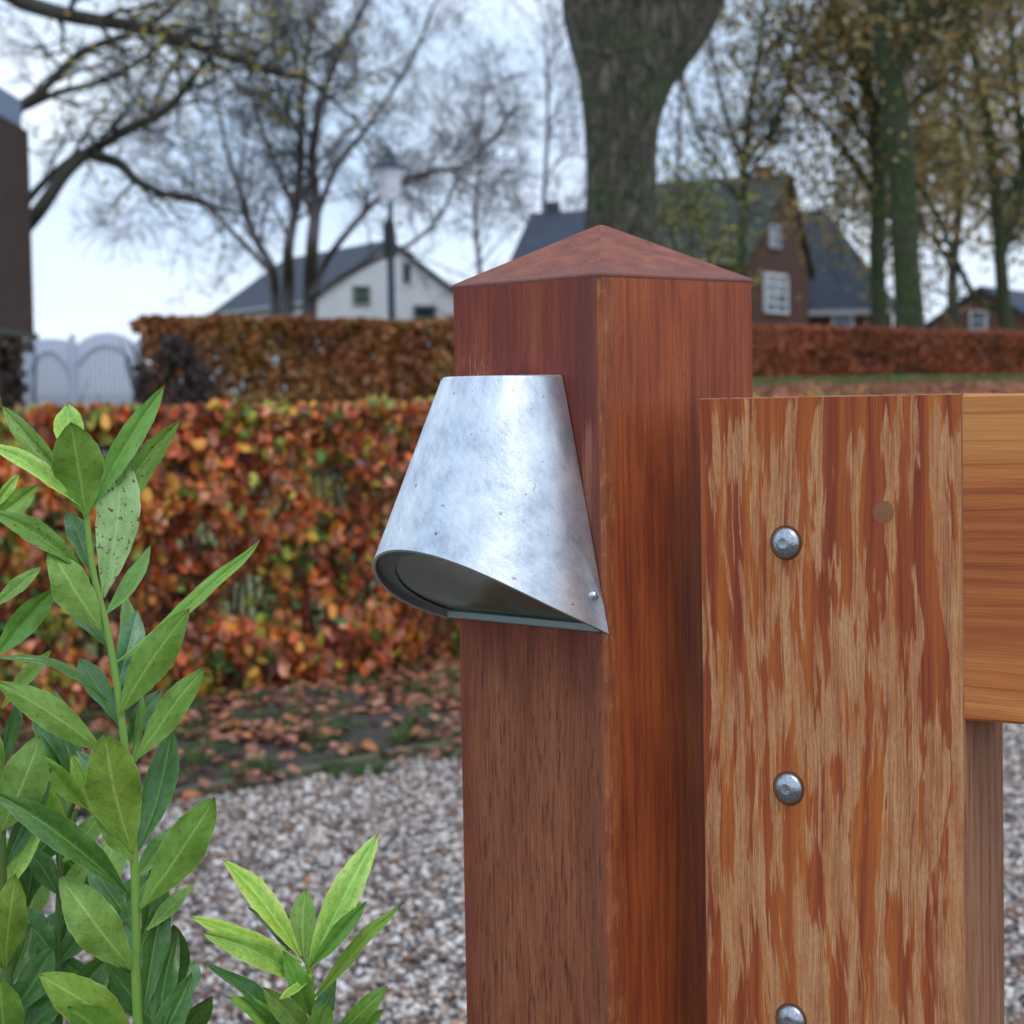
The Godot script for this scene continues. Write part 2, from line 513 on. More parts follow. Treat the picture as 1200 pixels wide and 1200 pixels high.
func build_near_hedge() -> void:
	var e3 := Vector3(HEDGE_DIR.x, 0, -HEDGE_DIR.y)
	var n3 := Vector3(HEDGE_DIR.y, 0, HEDGE_DIR.x)
	var a3 := Vector3(HEDGE_A.x, 0, -HEDGE_A.y) + n3 * 0.2
	var h := thing("beech_hedge", "clipped beech hedge in orange autumn leaf with green sprigs, nearest the gravel", "hedge", a3 + e3 * 4.0)
	var lump := noise(41, 1.7, 3)
	var tone := noise(42, 1.5, 3)
	var tone2 := noise(43, 3.4, 2)
	var hole := noise(44, 2.6, 3)
	var twigs := Geo.new()
	for i in 420:
		var s := rng.randf_range(0.0, 9.4)
		var p := a3 + e3 * s - n3 * rng.randf_range(0.15, 0.5)
		var pts := PackedVector3Array([p])
		var rr := PackedFloat32Array([rng.randf_range(0.006, 0.016)])
		for k in 4:
			p = p + Vector3(0, 0.32, 0) + Vector3(rng.randf_range(-0.09, 0.09), 0, rng.randf_range(-0.09, 0.09))
			pts.append(p); rr.append(rr[0] * (1.0 - 0.22 * (k + 1)))
		twigs.tube(pts, rr, 4)
	for i in 5200:
		var s := rng.randf_range(0.0, 9.4)
		var p := a3 + e3 * s + Vector3(0, rng.randf_range(0.08, 1.25), 0) - n3 * rng.randf_range(0.02, 0.45)
		var dir := (n3 * rng.randf_range(-0.2, 1.0) + Vector3.UP * rng.randf_range(0.0, 1.0) + e3 * rng.randf_range(-1.0, 1.0)).normalized()
		var ln := rng.randf_range(0.08, 0.22)
		twigs.tube(PackedVector3Array([p, p + dir * ln * 0.5 + Vector3(0, 0.01, 0), p + dir * ln]), PackedFloat32Array([0.0035, 0.0026, 0.0012]), 3)
	part(h, "twigs", twigs.mesh(mat(rgb(92, 72, 62), 0.9)), off(h)).set_meta("kind", "stuff")
	var place := func():
		var s := rng.randf_range(0.0, 9.4)
		var front := rng.randf() < 0.8
		var y: float
		var back: float
		if front:
			y = rng.randf_range(0.04, 1.265)
			back = absf(rng.randfn(0.0, 0.11)) - 0.03
		else:
			y = 1.265 - absf(rng.randfn(0.0, 0.07))
			back = rng.randf_range(0.0, 0.7)
		var p := a3 + e3 * s - n3 * back + Vector3(0, y, 0)
		p += n3 * (0.22 * lump.get_noise_3dv(p)) + Vector3(0, 0.035 * lump.get_noise_3dv(p * 1.7), 0)
		p += n3 * (-0.06 * smoothstep(0.3, 0.0, y))
		if front and hole.get_noise_3dv(p * 1.2) < -0.12 and back < 0.16: return null
		if y < 0.12 and rng.randf() < 0.4: return null
		return p
	var colour := func(p: Vector3) -> Color:
		var g := tone.get_noise_3dv(p) + 0.5 * tone2.get_noise_3dv(p)
		var r := rng.randf()
		var c: Color
		if r < 0.11 + 0.65 * smoothstep(0.1, 0.4, g):
			c = lin([rgb(92, 122, 50), rgb(140, 150, 58), rgb(66, 96, 48), rgb(168, 164, 66)][rng.randi() % 4])
		elif r > 0.85: c = lin([rgb(206, 150, 62), rgb(196, 126, 54)][rng.randi() % 2])
		else: c = lin([rgb(182, 94, 52), rgb(164, 78, 46), rgb(190, 112, 70), rgb(132, 66, 46), rgb(200, 96, 44), rgb(158, 102, 80), rgb(106, 60, 48), rgb(200, 136, 104)][rng.randi() % 8])
		return c * rng.randf_range(0.8, 1.7)
	hedge_leaves(h, 66000, place, colour, 0.05, 0.085)
	# yellow-green sprigs standing above the clipped top
	var sprig := Geo.new()
	var where := []
	var tint := PackedColorArray()
	for i in 26:
		var s := rng.randf_range(1.0, 6.5)
		var p := a3 + e3 * s - n3 * rng.randf_range(0.05, 0.5) + Vector3(0, 1.24, 0)
		var hgt := rng.randf_range(0.04, 0.11)
		sprig.tube(PackedVector3Array([p, p + Vector3(0.01, hgt * 0.5, 0), p + Vector3(0.0, hgt, 0.01)]), PackedFloat32Array([0.003, 0.002, 0.001]), 3)
		for k in 9:
			where.append(Transform3D(any_turn(rng.randf_range(0.045, 0.07)), p + Vector3(rng.randf_range(-0.05, 0.05), hgt * rng.randf_range(0.2, 1.1), rng.randf_range(-0.05, 0.05)) - h.position))
			tint.append(lin(rgb(150, 156, 56)).lerp(lin(rgb(190, 176, 80)), rng.randf()))
	part(h, "sprig_stems", sprig.mesh(mat(rgb(110, 96, 60), 0.9)), off(h)).set_meta("kind", "stuff")
	scatter(h, "sprigs", small_leaf(tinted(0.5, 0.4)), where, tint)

func far_hedge(label: String, x0: float, d0: float, x1: float, d1: float, top0: float, top1: float, thick: float, count: int, pal: Array, s0: float, s1: float, group := "") -> void:
	var mid := Vector3((x0 + x1) / 2, 0, -(d0 + d1) / 2)
	mid.y = ground_y(mid.x, -mid.z)
	var h := thing("beech_hedge", label, "hedge", mid, group)
	var a := Vector3(x0, 0, -d0)
	var b := Vector3(x1, 0, -d1)
	var e := (b - a).normalized()
	var nn := Vector3(-e.z, 0, e.x)
	if nn.z < 0: nn = -nn
	var lump := noise(int(x0 * 10) + 50, 0.9, 3)
	var stems := Geo.new()
	for i in int(a.distance_to(b) * 9):
		var p := a.lerp(b, rng.randf()) - nn * rng.randf_range(0.1, thick)
		p.y = ground_y(p.x, -p.z)
		var top := lerpf(top0, top1, (p - a).dot(e) / a.distance_to(b)) - 0.1
		var q := Vector3(p.x + rng.randf_range(-0.15, 0.15), top, p.z + rng.randf_range(-0.15, 0.15))
		stems.tube(PackedVector3Array([p, p.lerp(q, 0.5) + Vector3(0.03, 0, 0), q]), PackedFloat32Array([0.025, 0.018, 0.008]), 4)
	part(h, "stems", stems.mesh(mat(rgb(70, 52, 46), 0.9)), off(h)).set_meta("kind", "stuff")
	var place := func():
		var t := rng.randf()
		var p := a.lerp(b, t)
		var gy := ground_y(p.x, -p.z)
		var top := lerpf(top0, top1, t)
		if rng.randf() < 0.78:
			p -= nn * (absf(rng.randfn(0.0, 0.14)) - 0.05)
			p.y = rng.randf_range(gy + 0.05, top)
		else:
			p -= nn * rng.randf_range(0, thick)
			p.y = top - absf(rng.randfn(0.0, 0.06))
		p += nn * 0.22 * lump.get_noise_3dv(p) + Vector3(0, 0.07 * lump.get_noise_3dv(p * 2.0), 0)
		if lump.get_noise_3dv(p * 2.3 + Vector3(9, 0, 0)) < -0.28: return null
		return p
	var tone := noise(int(x0 * 7) + 60, 1.1, 2)
	var colour := func(p: Vector3) -> Color:
		var k := clampi(int((0.5 + 0.55 * tone.get_noise_3dv(p) + rng.randf_range(-0.3, 0.3)) * pal.size()), 0, pal.size() - 1)
		return lin(pal[k]) * rng.randf_range(0.8, 1.3)
	hedge_leaves(h, count, place, colour, s0, s1)

func build_far_hedges() -> void:
	var p0 := at(168, 372, 22.0)
	var p1 := at(760, 380, 24.0)
	far_hedge("tall copper beech hedge behind the near hedge, left of the post, beside the white gate", p0.x, 22.0, p1.x, 24.0, p0.y, p1.y, 0.9, 34000, [rgb(108, 62, 40), rgb(140, 80, 44), rgb(158, 98, 52), rgb(128, 96, 52), rgb(150, 116, 62)], 0.07, 0.12)
	var q0 := at(840, 380, 40.0)
	var q1 := at(1750, 402, 40.0)
	far_hedge("low clipped red brown hedge far off, right of the post, with grass at its foot", q0.x, 40.0, q1.x, 40.0, q0.y, q1.y, 0.9, 48000, [rgb(152, 78, 50), rgb(166, 92, 56), rgb(150, 86, 58), rgb(132, 74, 52)], 0.07, 0.11)
	# added shrub: shade of the copper hedge's end put into its dark colour
	var b := at(208, 470, 21.0)
	b.y = ground_y(b.x, 21.0)
	var s := thing("shade_shrub", "added dark shrub standing in for the shaded end of the copper hedge", "shrub", b)
	var st := Geo.new()
	for i in 60:
		var d := Vector3(rng.randf_range(-0.35, 0.35), 1.0, rng.randf_range(-0.2, 0.2))
		var p := b + Vector3(rng.randf_range(-0.2, 0.2), 0, rng.randf_range(-0.1, 0.1))
		st.tube(PackedVector3Array([p, p + d * 0.8, p + d * rng.randf_range(1.2, 1.6)]), PackedFloat32Array([0.02, 0.012, 0.005]), 4)
	part(s, "stems", st.mesh(mat(rgb(58, 46, 44), 0.9)), off(s))
	hedge_leaves(s, 3400, func():
		var y := rng.randf_range(0.1, 1.6)
		var p := b + Vector3(rng.randf_range(-0.42, 0.42), y, rng.randf_range(-0.25, 0.25))
		if Vector2((p.x - b.x) / 0.44, (y - 0.75) / 0.88).length() > 0.85 + 0.35 * sin(p.x * 11.0 + y * 5.0): return null
		if Vector2(p.x - b.x + 0.2, y - 1.05).length() < 0.16 or Vector2(p.x - b.x - 0.02, y - 1.2).length() < 0.09: return null
		return p, func(_p): return lin(rgb(58, 44, 42)) * rng.randf_range(0.7, 1.4), 0.07, 0.12)
	# the dark hedge below the brick building at the left edge
	var c0 := at(-160, 470, 22.5)
	var c1 := at(26, 470, 22.5)
	far_hedge("very dark hedge below the brick building at the left edge", c0.x, 22.5, c1.x, 22.5, at(10, 398, 22.5).y, at(20, 400, 22.5).y, 0.6, 5000, [rgb(50, 40, 40), rgb(64, 48, 42), rgb(78, 56, 44)], 0.08, 0.12)

# ------------------------------------------------------------------ houses
func house(g: Dictionary) -> Node3D:
	# corner-based gabled block: o = foot of the gable's middle, turn = which way the gable faces, w gable width, l length, ground, eave and ridge heights, off = ridge shift towards the back
	var o: Vector3 = g.o
	o.y = g.ground
	var t := thing(g.name, g.label, g.category if g.has("category") else "house", o)
	var nz := Vector3(sin(g.turn), 0, cos(g.turn))
	var nx := Vector3(cos(g.turn), 0, -sin(g.turn))
	var w: float = g.w * 0.5
	var e: float = g.eave
	var r: float = g.ridge
	var gr: float = g.ground - 0.4
	var base := Vector3(g.o.x, 0, g.o.z)
	var P := func(x: float, y: float, z: float) -> Vector3: return base + nx * x + nz * z + Vector3(0, y, 0)
	var l: float = g.l
	var ro: float = g.get("off", 0.0)
	var wall := Geo.new()
	wall.quad(P.call(-w, gr, 0), P.call(w, gr, 0), P.call(w, e, 0), P.call(-w, e, 0))
	wall.tri(P.call(-w, e, 0), P.call(w, e, 0), P.call(ro, r, 0))
	wall.quad(P.call(w, gr, -l), P.call(-w, gr, -l), P.call(-w, e, -l), P.call(w, e, -l))
	wall.tri(P.call(w, e, -l), P.call(-w, e, -l), P.call(ro, r, -l))
	wall.quad(P.call(w, gr, 0), P.call(w, gr, -l), P.call(w, e, -l), P.call(w, e, 0))
	wall.quad(P.call(-w, gr, -l), P.call(-w, gr, 0), P.call(-w, e, 0), P.call(-w, e, -l))
	part(t, "wall", wall.mesh(g.wall), off(t))
	var over := 0.28
	for s: float in [-1.0, 1.0]:
		var roof := Geo.new()
		var lowx: float = s * (w + over)
		var k: float = (r - e) / (w - s * ro)
		var lowy: float = e - over * k
		var A = P.call(ro, r + 0.12, over * 0.6); var B = P.call(lowx, lowy + 0.12, over * 0.6)
		var C = P.call(lowx, lowy + 0.12, -l - over * 0.6); var D = P.call(ro, r + 0.12, -l - over * 0.6)
		var dn := Vector3(0, -0.17, 0)
		if s > 0:
			roof.quad(B, C, D, A); roof.quad(C + dn, B + dn, A + dn, D + dn); roof.quad(B + dn, B, A, A + dn); roof.quad(B + dn, C + dn, C, B)
		else:
			roof.quad(C, B, A, D); roof.quad(B + dn, C + dn, D + dn, A + dn); roof.quad(A + dn, A, B, B + dn); roof.quad(C + dn, B + dn, B, C)
		part(t, "roof", roof.mesh(g.roof), off(t))
		if g.get("gutter", true):
			var gu := Geo.new()
			gu.tube(PackedVector3Array([B + Vector3(0, -0.06, 0), C + Vector3(0, -0.06, 0)]), PackedFloat32Array([0.07, 0.07]), 6)
			part(t, "gutter", gu.mesh(mat(rgb(150, 152, 158), 0.6)), off(t))
	return t

func window_on(t: Node3D, c: Vector3, right: Vector3, w: float, h: float, bars: int, frame_c: Color, glass_c: Color) -> void:
	var nrm := right.cross(Vector3.UP).normalized()
	var f := Geo.new()
	var th := 0.09
	for s: float in [-1.0, 1.0]:
		f.box(c + right * s * (w / 2 - th / 2) + nrm * 0.04, right * th / 2, Vector3(0, h / 2, 0), nrm * 0.05)
		f.box(c + Vector3(0, s * (h / 2 - th / 2), 0) + nrm * 0.038, right * (w / 2 - th), Vector3(0, th / 2, 0), nrm * 0.05)
	var o := part(t, "window", f.mesh(mat(frame_c, 0.5)), off(t))
	var gl := Geo.new()
	gl.quad(c - right * (w / 2 - th) - Vector3(0, h / 2 - th, 0) + nrm * 0.03, c + right * (w / 2 - th) - Vector3(0, h / 2 - th, 0) + nrm * 0.03, c + right * (w / 2 - th) + Vector3(0, h / 2 - th, 0) + nrm * 0.03, c - right * (w / 2 - th) + Vector3(0, h / 2 - th, 0) + nrm * 0.03)
	part(o, "pane", gl.mesh(mat(glass_c, 0.12)))
	for i in bars:
		var b := Geo.new()
		b.box(c + Vector3(0, h * (float(i + 1) / (bars + 1) - 0.5), 0) + nrm * 0.05, right * (w / 2 - th), Vector3(0, 0.03, 0), nrm * 0.025)
		part(o, "glazing_bar", b.mesh(mat(frame_c, 0.5)))
	if bars > 1:
		var b := Geo.new()
		b.box(c + nrm * 0.055, right * 0.03, Vector3(0, h / 2 - th, 0), nrm * 0.025)
		part(o, "glazing_bar", b.mesh(mat(frame_c, 0.5)))

func build_houses() -> void:
	var bf := noise(71, 6.0, 3)
	var brick := paint(256, 256, 0.85, func(u: float, v: float) -> Array:
		var row := int(v * 32.0)
		var bx := u * 9.0 + 0.5 * (row % 2)
		var joint: bool = fmod(v * 32.0, 1.0) < 0.14 or fmod(bx, 1.0) < 0.05
		var t: float = 0.5 + 0.5 * bf.get_noise_2d(floorf(bx) * 7.3, row * 5.1) + 0.3 * bf.get_noise_2d(u, v)
		var c := mix3(rgb(78, 50, 44), rgb(104, 64, 54), rgb(122, 80, 66), t)
		return [rgb(104, 94, 88) if joint else c, 0.2 if joint else 0.7], 3.0)
	var slate := paint(256, 256, 0.62, func(u: float, v: float) -> Array:
		var row := int(v * 24.0)
		var edge := fmod(v * 24.0, 1.0)
		var t: float = 0.5 + 0.6 * bf.get_noise_2d(floorf(u * 20.0 + 0.5 * (row % 2)) * 3.1, row * 9.7)
		return [rgb(56, 68, 86).lerp(rgb(80, 92, 110), t) , edge], 2.0)
	var mossy := paint(256, 256, 0.7, func(u: float, v: float) -> Array:
		var row := int(v * 24.0)
		var t: float = 0.5 + 0.9 * bf.get_noise_2d(u * 0.8, v * 0.8)
		return [mix3(rgb(56, 66, 76), rgb(58, 68, 64), rgb(80, 88, 60), t), fmod(v * 24.0, 1.0)], 2.0)
	var brick_m := tri_mat(brick, 0.45, 0.9)
	var slate_m := tri_mat(slate, 0.25, 0.92)
	var moss_m := tri_mat(mossy, 0.2, 0.85)
	var render := paint(256, 256, 1.0, func(u: float, v: float) -> Array:
		var t: float = 0.5 + 0.5 * bf.get_noise_2d(u, v * 0.5)
		return [rgb(196, 200, 210).lerp(rgb(218, 220, 228), t), t], 1.0)
	var white_m := tri_mat(render, 0.2, 0.85)

	# white gabled house behind the copper hedge
	var D := 80.0
	var gf := at(458, 365, D)
	var turn := 0.5
	var t := house({"name": "white_house", "label": "white rendered house with dark roof behind the street lamp", "o": gf, "turn": turn, "w": 6.6, "l": 10.5, "ground": 1.7, "eave": at(460, 352, D).y, "ridge": at(462, 284, D).y, "wall": white_m, "roof": slate_m})
	var rt := Vector3(cos(turn), 0, -sin(turn))
	var onw := func(px: float, py: float) -> Vector3:   # point on the gable's plane in that direction
		var q := cam_basis * Vector3((px - 600.0) / FPX, -(py - 600.0) / FPX, -1.0)
		var nz := Vector3(sin(turn), 0, cos(turn))
		return Vector3(0, EYE, 0) + q * ((gf - Vector3(0, EYE, 0)).dot(nz) / q.dot(nz))
	window_on(t, onw.call(423, 346), rt, 0.75, 0.75, 1, rgb(120, 132, 120), rgb(70, 84, 84))
	window_on(t, onw.call(476, 319), rt, 0.32, 0.75, 0, rgb(90, 98, 112), rgb(34, 44, 56))
	window_on(t, onw.call(497, 366), rt, 1.0, 0.55, 0, rgb(110, 116, 126), rgb(40, 48, 60))

	# brick farmhouse behind the post
	D = 70.0
	turn = 1.06
	var foot := at(913, 380, D)
	var bh := house({"name": "brick_house", "label": "brown brick house with steep mossy roof behind the gate post", "o": foot, "turn": turn, "w": 5.6, "l": 5.2, "ground": 1.7, "eave": at(880, 306, D).y, "ridge": at(899, 204, D).y, "off": 0.9, "wall": brick_m, "roof": moss_m})
	rt = Vector3(cos(turn), 0, -sin(turn))
	var onb := func(px: float, py: float) -> Vector3:
		var q := cam_basis * Vector3((px - 600.0) / FPX, -(py - 600.0) / FPX, -1.0)
		var nz := Vector3(sin(turn), 0, cos(turn))
		return Vector3(0, EYE, 0) + q * ((foot - Vector3(0, EYE, 0)).dot(nz) / q.dot(nz))
	window_on(bh, onb.call(908, 344), rt, 2.1, 1.35, 3, rgb(226, 230, 236), rgb(110, 124, 140))
	window_on(bh, onb.call(906, 277), rt, 1.0, 0.8, 1, rgb(176, 180, 192), rgb(110, 122, 140))
	var of := at(722, 380, 78.0)
	var oh := house({"name": "slate_roofed_barn", "label": "low dark slate roofed house half hidden by the massive trunk", "o": of, "turn": 1.3, "w": 6.4, "l": 3.1, "ground": 1.7, "eave": at(722, 312, 78.0).y, "ridge": at(722, 249, 78.0).y, "wall": brick_m, "roof": slate_m})
	var ch := Geo.new()
	var cp := at(648, 254, 78.8)
	ch.bevel_box(cp, Vector3(0.27, 0, 0), Vector3(0, 0.55, 0), Vector3(0, 0, 0.3), 0.03)
	part(oh, "chimney", ch.mesh(mat(rgb(60, 66, 80), 0.9)), off(oh))
	var stack := Geo.new()
	stack.bevel_box(at(896, 206, 71.2), Vector3(0.3, 0, 0), Vector3(0, 0.34, 0), Vector3(0, 0, 0.3), 0.04)
	part(bh, "chimney", stack.mesh(brick_m), off(bh))
	# slate roofed wing to its right
	var wing_foot := at(990, 372, 73.0)
	var wg := thing("slate_roofed_house", "low brick house with big blue slate hipped roof, right of the brick gable", "house", Vector3(wing_foot.x, 1.7, -73.0))
	var x0 := at(934, 360, 73.0).x
	var x1 := at(1046, 360, 73.0).x
	var ev := at(990, 363, 73.0).y
	var rg := at(960, 246, 76.0).y
	var wl := Geo.new()
	wl.box(Vector3((x0 + x1) / 2, (1.3 + ev) / 2, -76.0), Vector3((x1 - x0) / 2, 0, 0), Vector3(0, (ev - 1.3) / 2, 0), Vector3(0, 0, 3.0))
	part(wg, "wall", wl.mesh(tri_mat(brick, 0.45, 0.9)), off(wg))
	var hr := Geo.new()
	var ra := Vector3(at(925, 246, 76.0).x, rg, -76.0); var rb := Vector3(at(968, 246, 76.0).x, rg, -76.0)
	var f0 := Vector3(x0 - 0.3, ev - 0.1, -72.7); var f1 := Vector3(x1 + 0.3, ev - 0.1, -72.7); var b0 := Vector3(x0 - 0.3, ev - 0.1, -79.3); var b1 := Vector3(x1 + 0.3, ev - 0.1, -79.3)
	hr.quad(f0, f1, rb, ra); hr.quad(b1, b0, ra, rb); hr.tri(f1, b1, rb); hr.tri(b0, f0, ra)
	hr.quad(b0, b1, f1, f0)
	part(wg, "roof", hr.mesh(slate_m), off(wg))
	var gt := Geo.new()
	gt.bevel_box((f0 + f1) / 2 + Vector3(0, -0.02, 0.05), Vector3((x1 - x0) / 2 + 0.3, 0, 0), Vector3(0, 0.1, 0), Vector3(0, 0, 0.06), 0.02)
	part(wg, "gutter", gt.mesh(mat(rgb(160, 162, 172), 0.6)), off(wg))
	window_on(wg, Vector3(at(987, 373, 73.0).x, ev - 0.62, -72.98), Vector3.RIGHT, 0.8, 1.0, 1, rgb(222, 224, 232), rgb(120, 130, 148))
	# small house at the right edge
	var rf := at(1150, 385, 90.0)
	turn = -0.55
	var rh := house({"name": "small_brick_house", "label": "small dark brick house with one white window at the right edge", "o": rf, "turn": turn, "w": 5.2, "l": 9.0, "ground": 1.7, "eave": at(1150, 381, 90.0).y, "ridge": at(1150, 338, 90.0).y, "wall": brick_m, "roof": slate_m})
	rt = Vector3(cos(turn), 0, -sin(turn))
	window_on(rh, rf + Vector3(-0.1, 0.35, 0) + Vector3(sin(turn), 0, cos(turn)) * 0.02, rt, 0.8, 0.9, 1, rgb(180, 184, 196), rgb(80, 90, 106))

	# brick building at the left edge with a zinc eaves band
	D = 26.0
	var re := at(36, 250, D + 4.0).x
	var top := at(20, 154, D + 4.0).y
	var rooft := at(20, 117, D + 4.0).y
	var lb := thing("brick_building", "dark brown brick building with grey zinc roof edge at the left edge", "building", Vector3(re - 2.0, ground_y(re, D), -D - 2.0))
	var lw := Geo.new()
	var gy := ground_y(re, D) - 0.3
	lw.box(Vector3(re - 2.0, (gy + top) / 2, -D - 2.0), Vector3(2.0, 0, 0), Vector3(0, (top - gy) / 2, 0), Vector3(0, 0, 2.0))
	part(lb, "wall", lw.mesh(tri_mat(paint(256, 256, 1.0, func(u: float, v: float) -> Array:
		var row := int(v * 16.0)
		var bx := u * 4.5 + 0.5 * (row % 2)
		var joint: bool = fmod(v * 16.0, 1.0) < 0.16 or fmod(bx, 1.0) < 0.05
		var tt: float = 0.5 + 0.6 * bf.get_noise_2d(floorf(bx) * 7.3, row * 5.1)
		return [rgb(62, 52, 50) if joint else mix3(rgb(52, 38, 38), rgb(70, 48, 44), rgb(86, 58, 50), tt), 0.1 if joint else 0.8], 3.0), 1.0, 0.9)), off(lb))
	var zb := Geo.new()
	zb.bevel_box(Vector3(re - 2.08, (top + rooft) / 2, -D - 2.0), Vector3(2.0, 0, 0), Vector3(0, (rooft - top) / 2, 0), Vector3(0, 0, 1.95), 0.02)
	part(lb, "roof_edge", zb.mesh(mat(rgb(132, 146, 172), 0.5)), off(lb))
	var ld := Geo.new()
	var ly := at(20, 381, D).y
	ld.bevel_box(Vector3(re - 1.97, ly, -D - 2.0), Vector3(2.03, 0, 0), Vector3(0, 0.05, 0), Vector3(0, 0, 2.04), 0.01)
	part(lb, "ledge", ld.mesh(mat(rgb(70, 66, 68), 0.8)), off(lb))
	var ld2 := Geo.new()
	ld2.bevel_box(Vector3(re - 1.985, ly - 0.13, -D - 2.0), Vector3(2.01, 0, 0), Vector3(0, 0.055, 0), Vector3(0, 0, 2.02), 0.01)
	part(lb, "stone_band", ld2.mesh(mat(rgb(128, 100, 72), 0.9)), off(lb))

func build_street() -> void:
	# white double gate
	var D := 24.0
	var x0 := at(31, 450, D).x
	var x1 := at(166, 450, D).x
	var xm := at(86, 450, D).x
	var gy := ground_y(xm, D)
	var white := mat(rgb(188, 198, 218), 0.6)
	var g := thing("white_gate", "white slatted double gate with arched tops beside the copper hedge", "gate", Vector3(xm, gy, -D))
	for s in [[x0, at(30, 397, D).y], [xm, at(86, 392, D).y], [x1, at(164, 398, D).y]]:
		var p := Geo.new()
		p.bevel_box(Vector3(s[0], (gy + s[1]) / 2, -D), Vector3(0.035, 0, 0), Vector3(0, (s[1] - gy) / 2, 0), Vector3(0, 0, 0.035), 0.006)
		var po := part(g, "gate_post", p.mesh(white), off(g))
		var kn := SphereMesh.new()
		kn.radius = 0.05; kn.height = 0.1; kn.radial_segments = 12; kn.rings = 6
		kn.material = mat(rgb(120, 130, 150), 0.6)
		part(po, "knob", kn, Vector3(s[0], s[1] + 0.03, -D) + off(g))
	var inner := mat(rgb(172, 182, 204), 0.6)
	for lf in [[x0 + 0.04, xm - 0.04, at(58, 397, D).y, 0.03], [xm + 0.04, x1 - 0.04, at(122, 390, D).y, 0.14]]:
		var a: float = lf[0]
		var b: float = lf[1]
		var n := int((b - a) / 0.052)
		var arch := PackedVector3Array()
		var rr := PackedFloat32Array()
		for i in n:
			var t := (i + 0.5) / n
			var tp: float = lf[2] - lf[3] * pow(absf(t * 2.0 - 1.0), 2.2)
			var s := Geo.new()
			s.bevel_box(Vector3(lerpf(a, b, t), (gy + 0.12 + tp) / 2, -D), Vector3((b - a) / n * 0.43, 0, 0), Vector3(0, (tp - gy - 0.12) / 2, 0), Vector3(0, 0, 0.012), 0.003)
			part(g, "slat", s.mesh(white), off(g))
		for i in 17:
			var t := i / 16.0
			arch.append(Vector3(lerpf(a, b, t), lf[2] - 0.14 - 0.24 * pow(absf(t * 2.0 - 1.0), 2.0), -D + 0.03)); rr.append(0.014)
		var ar := Geo.new()
		ar.tube(arch, rr, 6)
		part(g, "arched_rail", ar.mesh(inner), off(g))
		for y in [0.16, 0.55]:
			var rl := Geo.new()
			rl.bevel_box(Vector3((a + b) / 2, gy + y, -D + 0.03), Vector3((b - a) / 2, 0, 0), Vector3(0, 0.035, 0), Vector3(0, 0, 0.014), 0.004)
			part(g, "rail", rl.mesh(inner), off(g))
	# street lamp
	D = 35.0
	var lx := at(457, 220, D)
	var ly := at(459, 365, D)
	gy = ground_y(lx.x, D)
	var post_c := mat(rgb(52, 66, 86), 0.5)
	var l := thing("street_lamp", "dark post street lamp with white lantern before the white house", "street lamp", Vector3(ly.x, gy, -D))
	var h0 := at(459, 300, D).y
	var hb := at(456, 236, D).y
	var pl := Geo.new()
	pl.tube(PackedVector3Array([Vector3(ly.x, gy - 0.1, -D), Vector3(ly.x, h0, -D), Vector3(lx.x, hb, -D)]), PackedFloat32Array([0.075, 0.065, 0.045]), 10)
	part(l, "post", pl.mesh(post_c), off(l))
	var cl := Geo.new()
	var c0 := at(457, 302, D); var c1 := at(456, 258, D)
	cl.tube(PackedVector3Array([c0, c0.lerp(c1, 0.06), c0.lerp(c1, 0.5), c0.lerp(c1, 0.9), c1]), PackedFloat32Array([0.07, 0.12, 0.115, 0.095, 0.055]), 12)
	part(l, "collar", cl.mesh(mat(rgb(30, 32, 40), 0.5)), off(l))
	var gl := Geo.new()
	var g0 := at(456, 234, D); var g1 := at(456, 198, D)
	gl.tube(PackedVector3Array([g0, g0.lerp(g1, 0.02), g1]), PackedFloat32Array([0.02, 0.17, 0.25]), 6)
	part(l, "lantern_glass", gl.mesh(mat(rgb(214, 216, 232), 0.35)), off(l))
	var cap := Geo.new()
	var q0 := at(456, 198, D); var q1 := at(456, 177, D)
	cap.tube(PackedVector3Array([q0, q0 + Vector3(0, 0.012, 0), q0.lerp(q1, 0.16), q0.lerp(q1, 0.26), q0.lerp(q1, 0.7), q0.lerp(q1, 0.9), q1]), PackedFloat32Array([0.05, 0.3, 0.29, 0.14, 0.12, 0.08, 0.015]), 14)
	part(l, "lantern_roof", cap.mesh(mat(rgb(62, 88, 112), 0.5)), off(l))
	var fi := SphereMesh.new()
	fi.radius = 0.05; fi.height = 0.11; fi.radial_segments = 10; fi.rings = 6
	fi.material = post_c
	part(l, "finial", fi, q1 + Vector3(0, 0.03, 0) + off(l))

# ------------------------------------------------------------------ trees
func curve(p: Array, r0: float, r1: float, per := 5) -> Array:
	var pts := PackedVector3Array()
	var rr := PackedFloat32Array()
	var n := p.size()
	for i in n - 1:
		var a: Vector3 = p[maxi(i - 1, 0)]; var b: Vector3 = p[i]; var c: Vector3 = p[i + 1]; var d: Vector3 = p[mini(i + 2, n - 1)]
		for k in per:
			pts.append(b.cubic_interpolate(c, a, d, float(k) / per))
	pts.append(p[n - 1])
	for i in pts.size(): rr.append(lerpf(r0, r1, pow(float(i) / (pts.size() - 1), 0.85)))
	return [pts, rr]

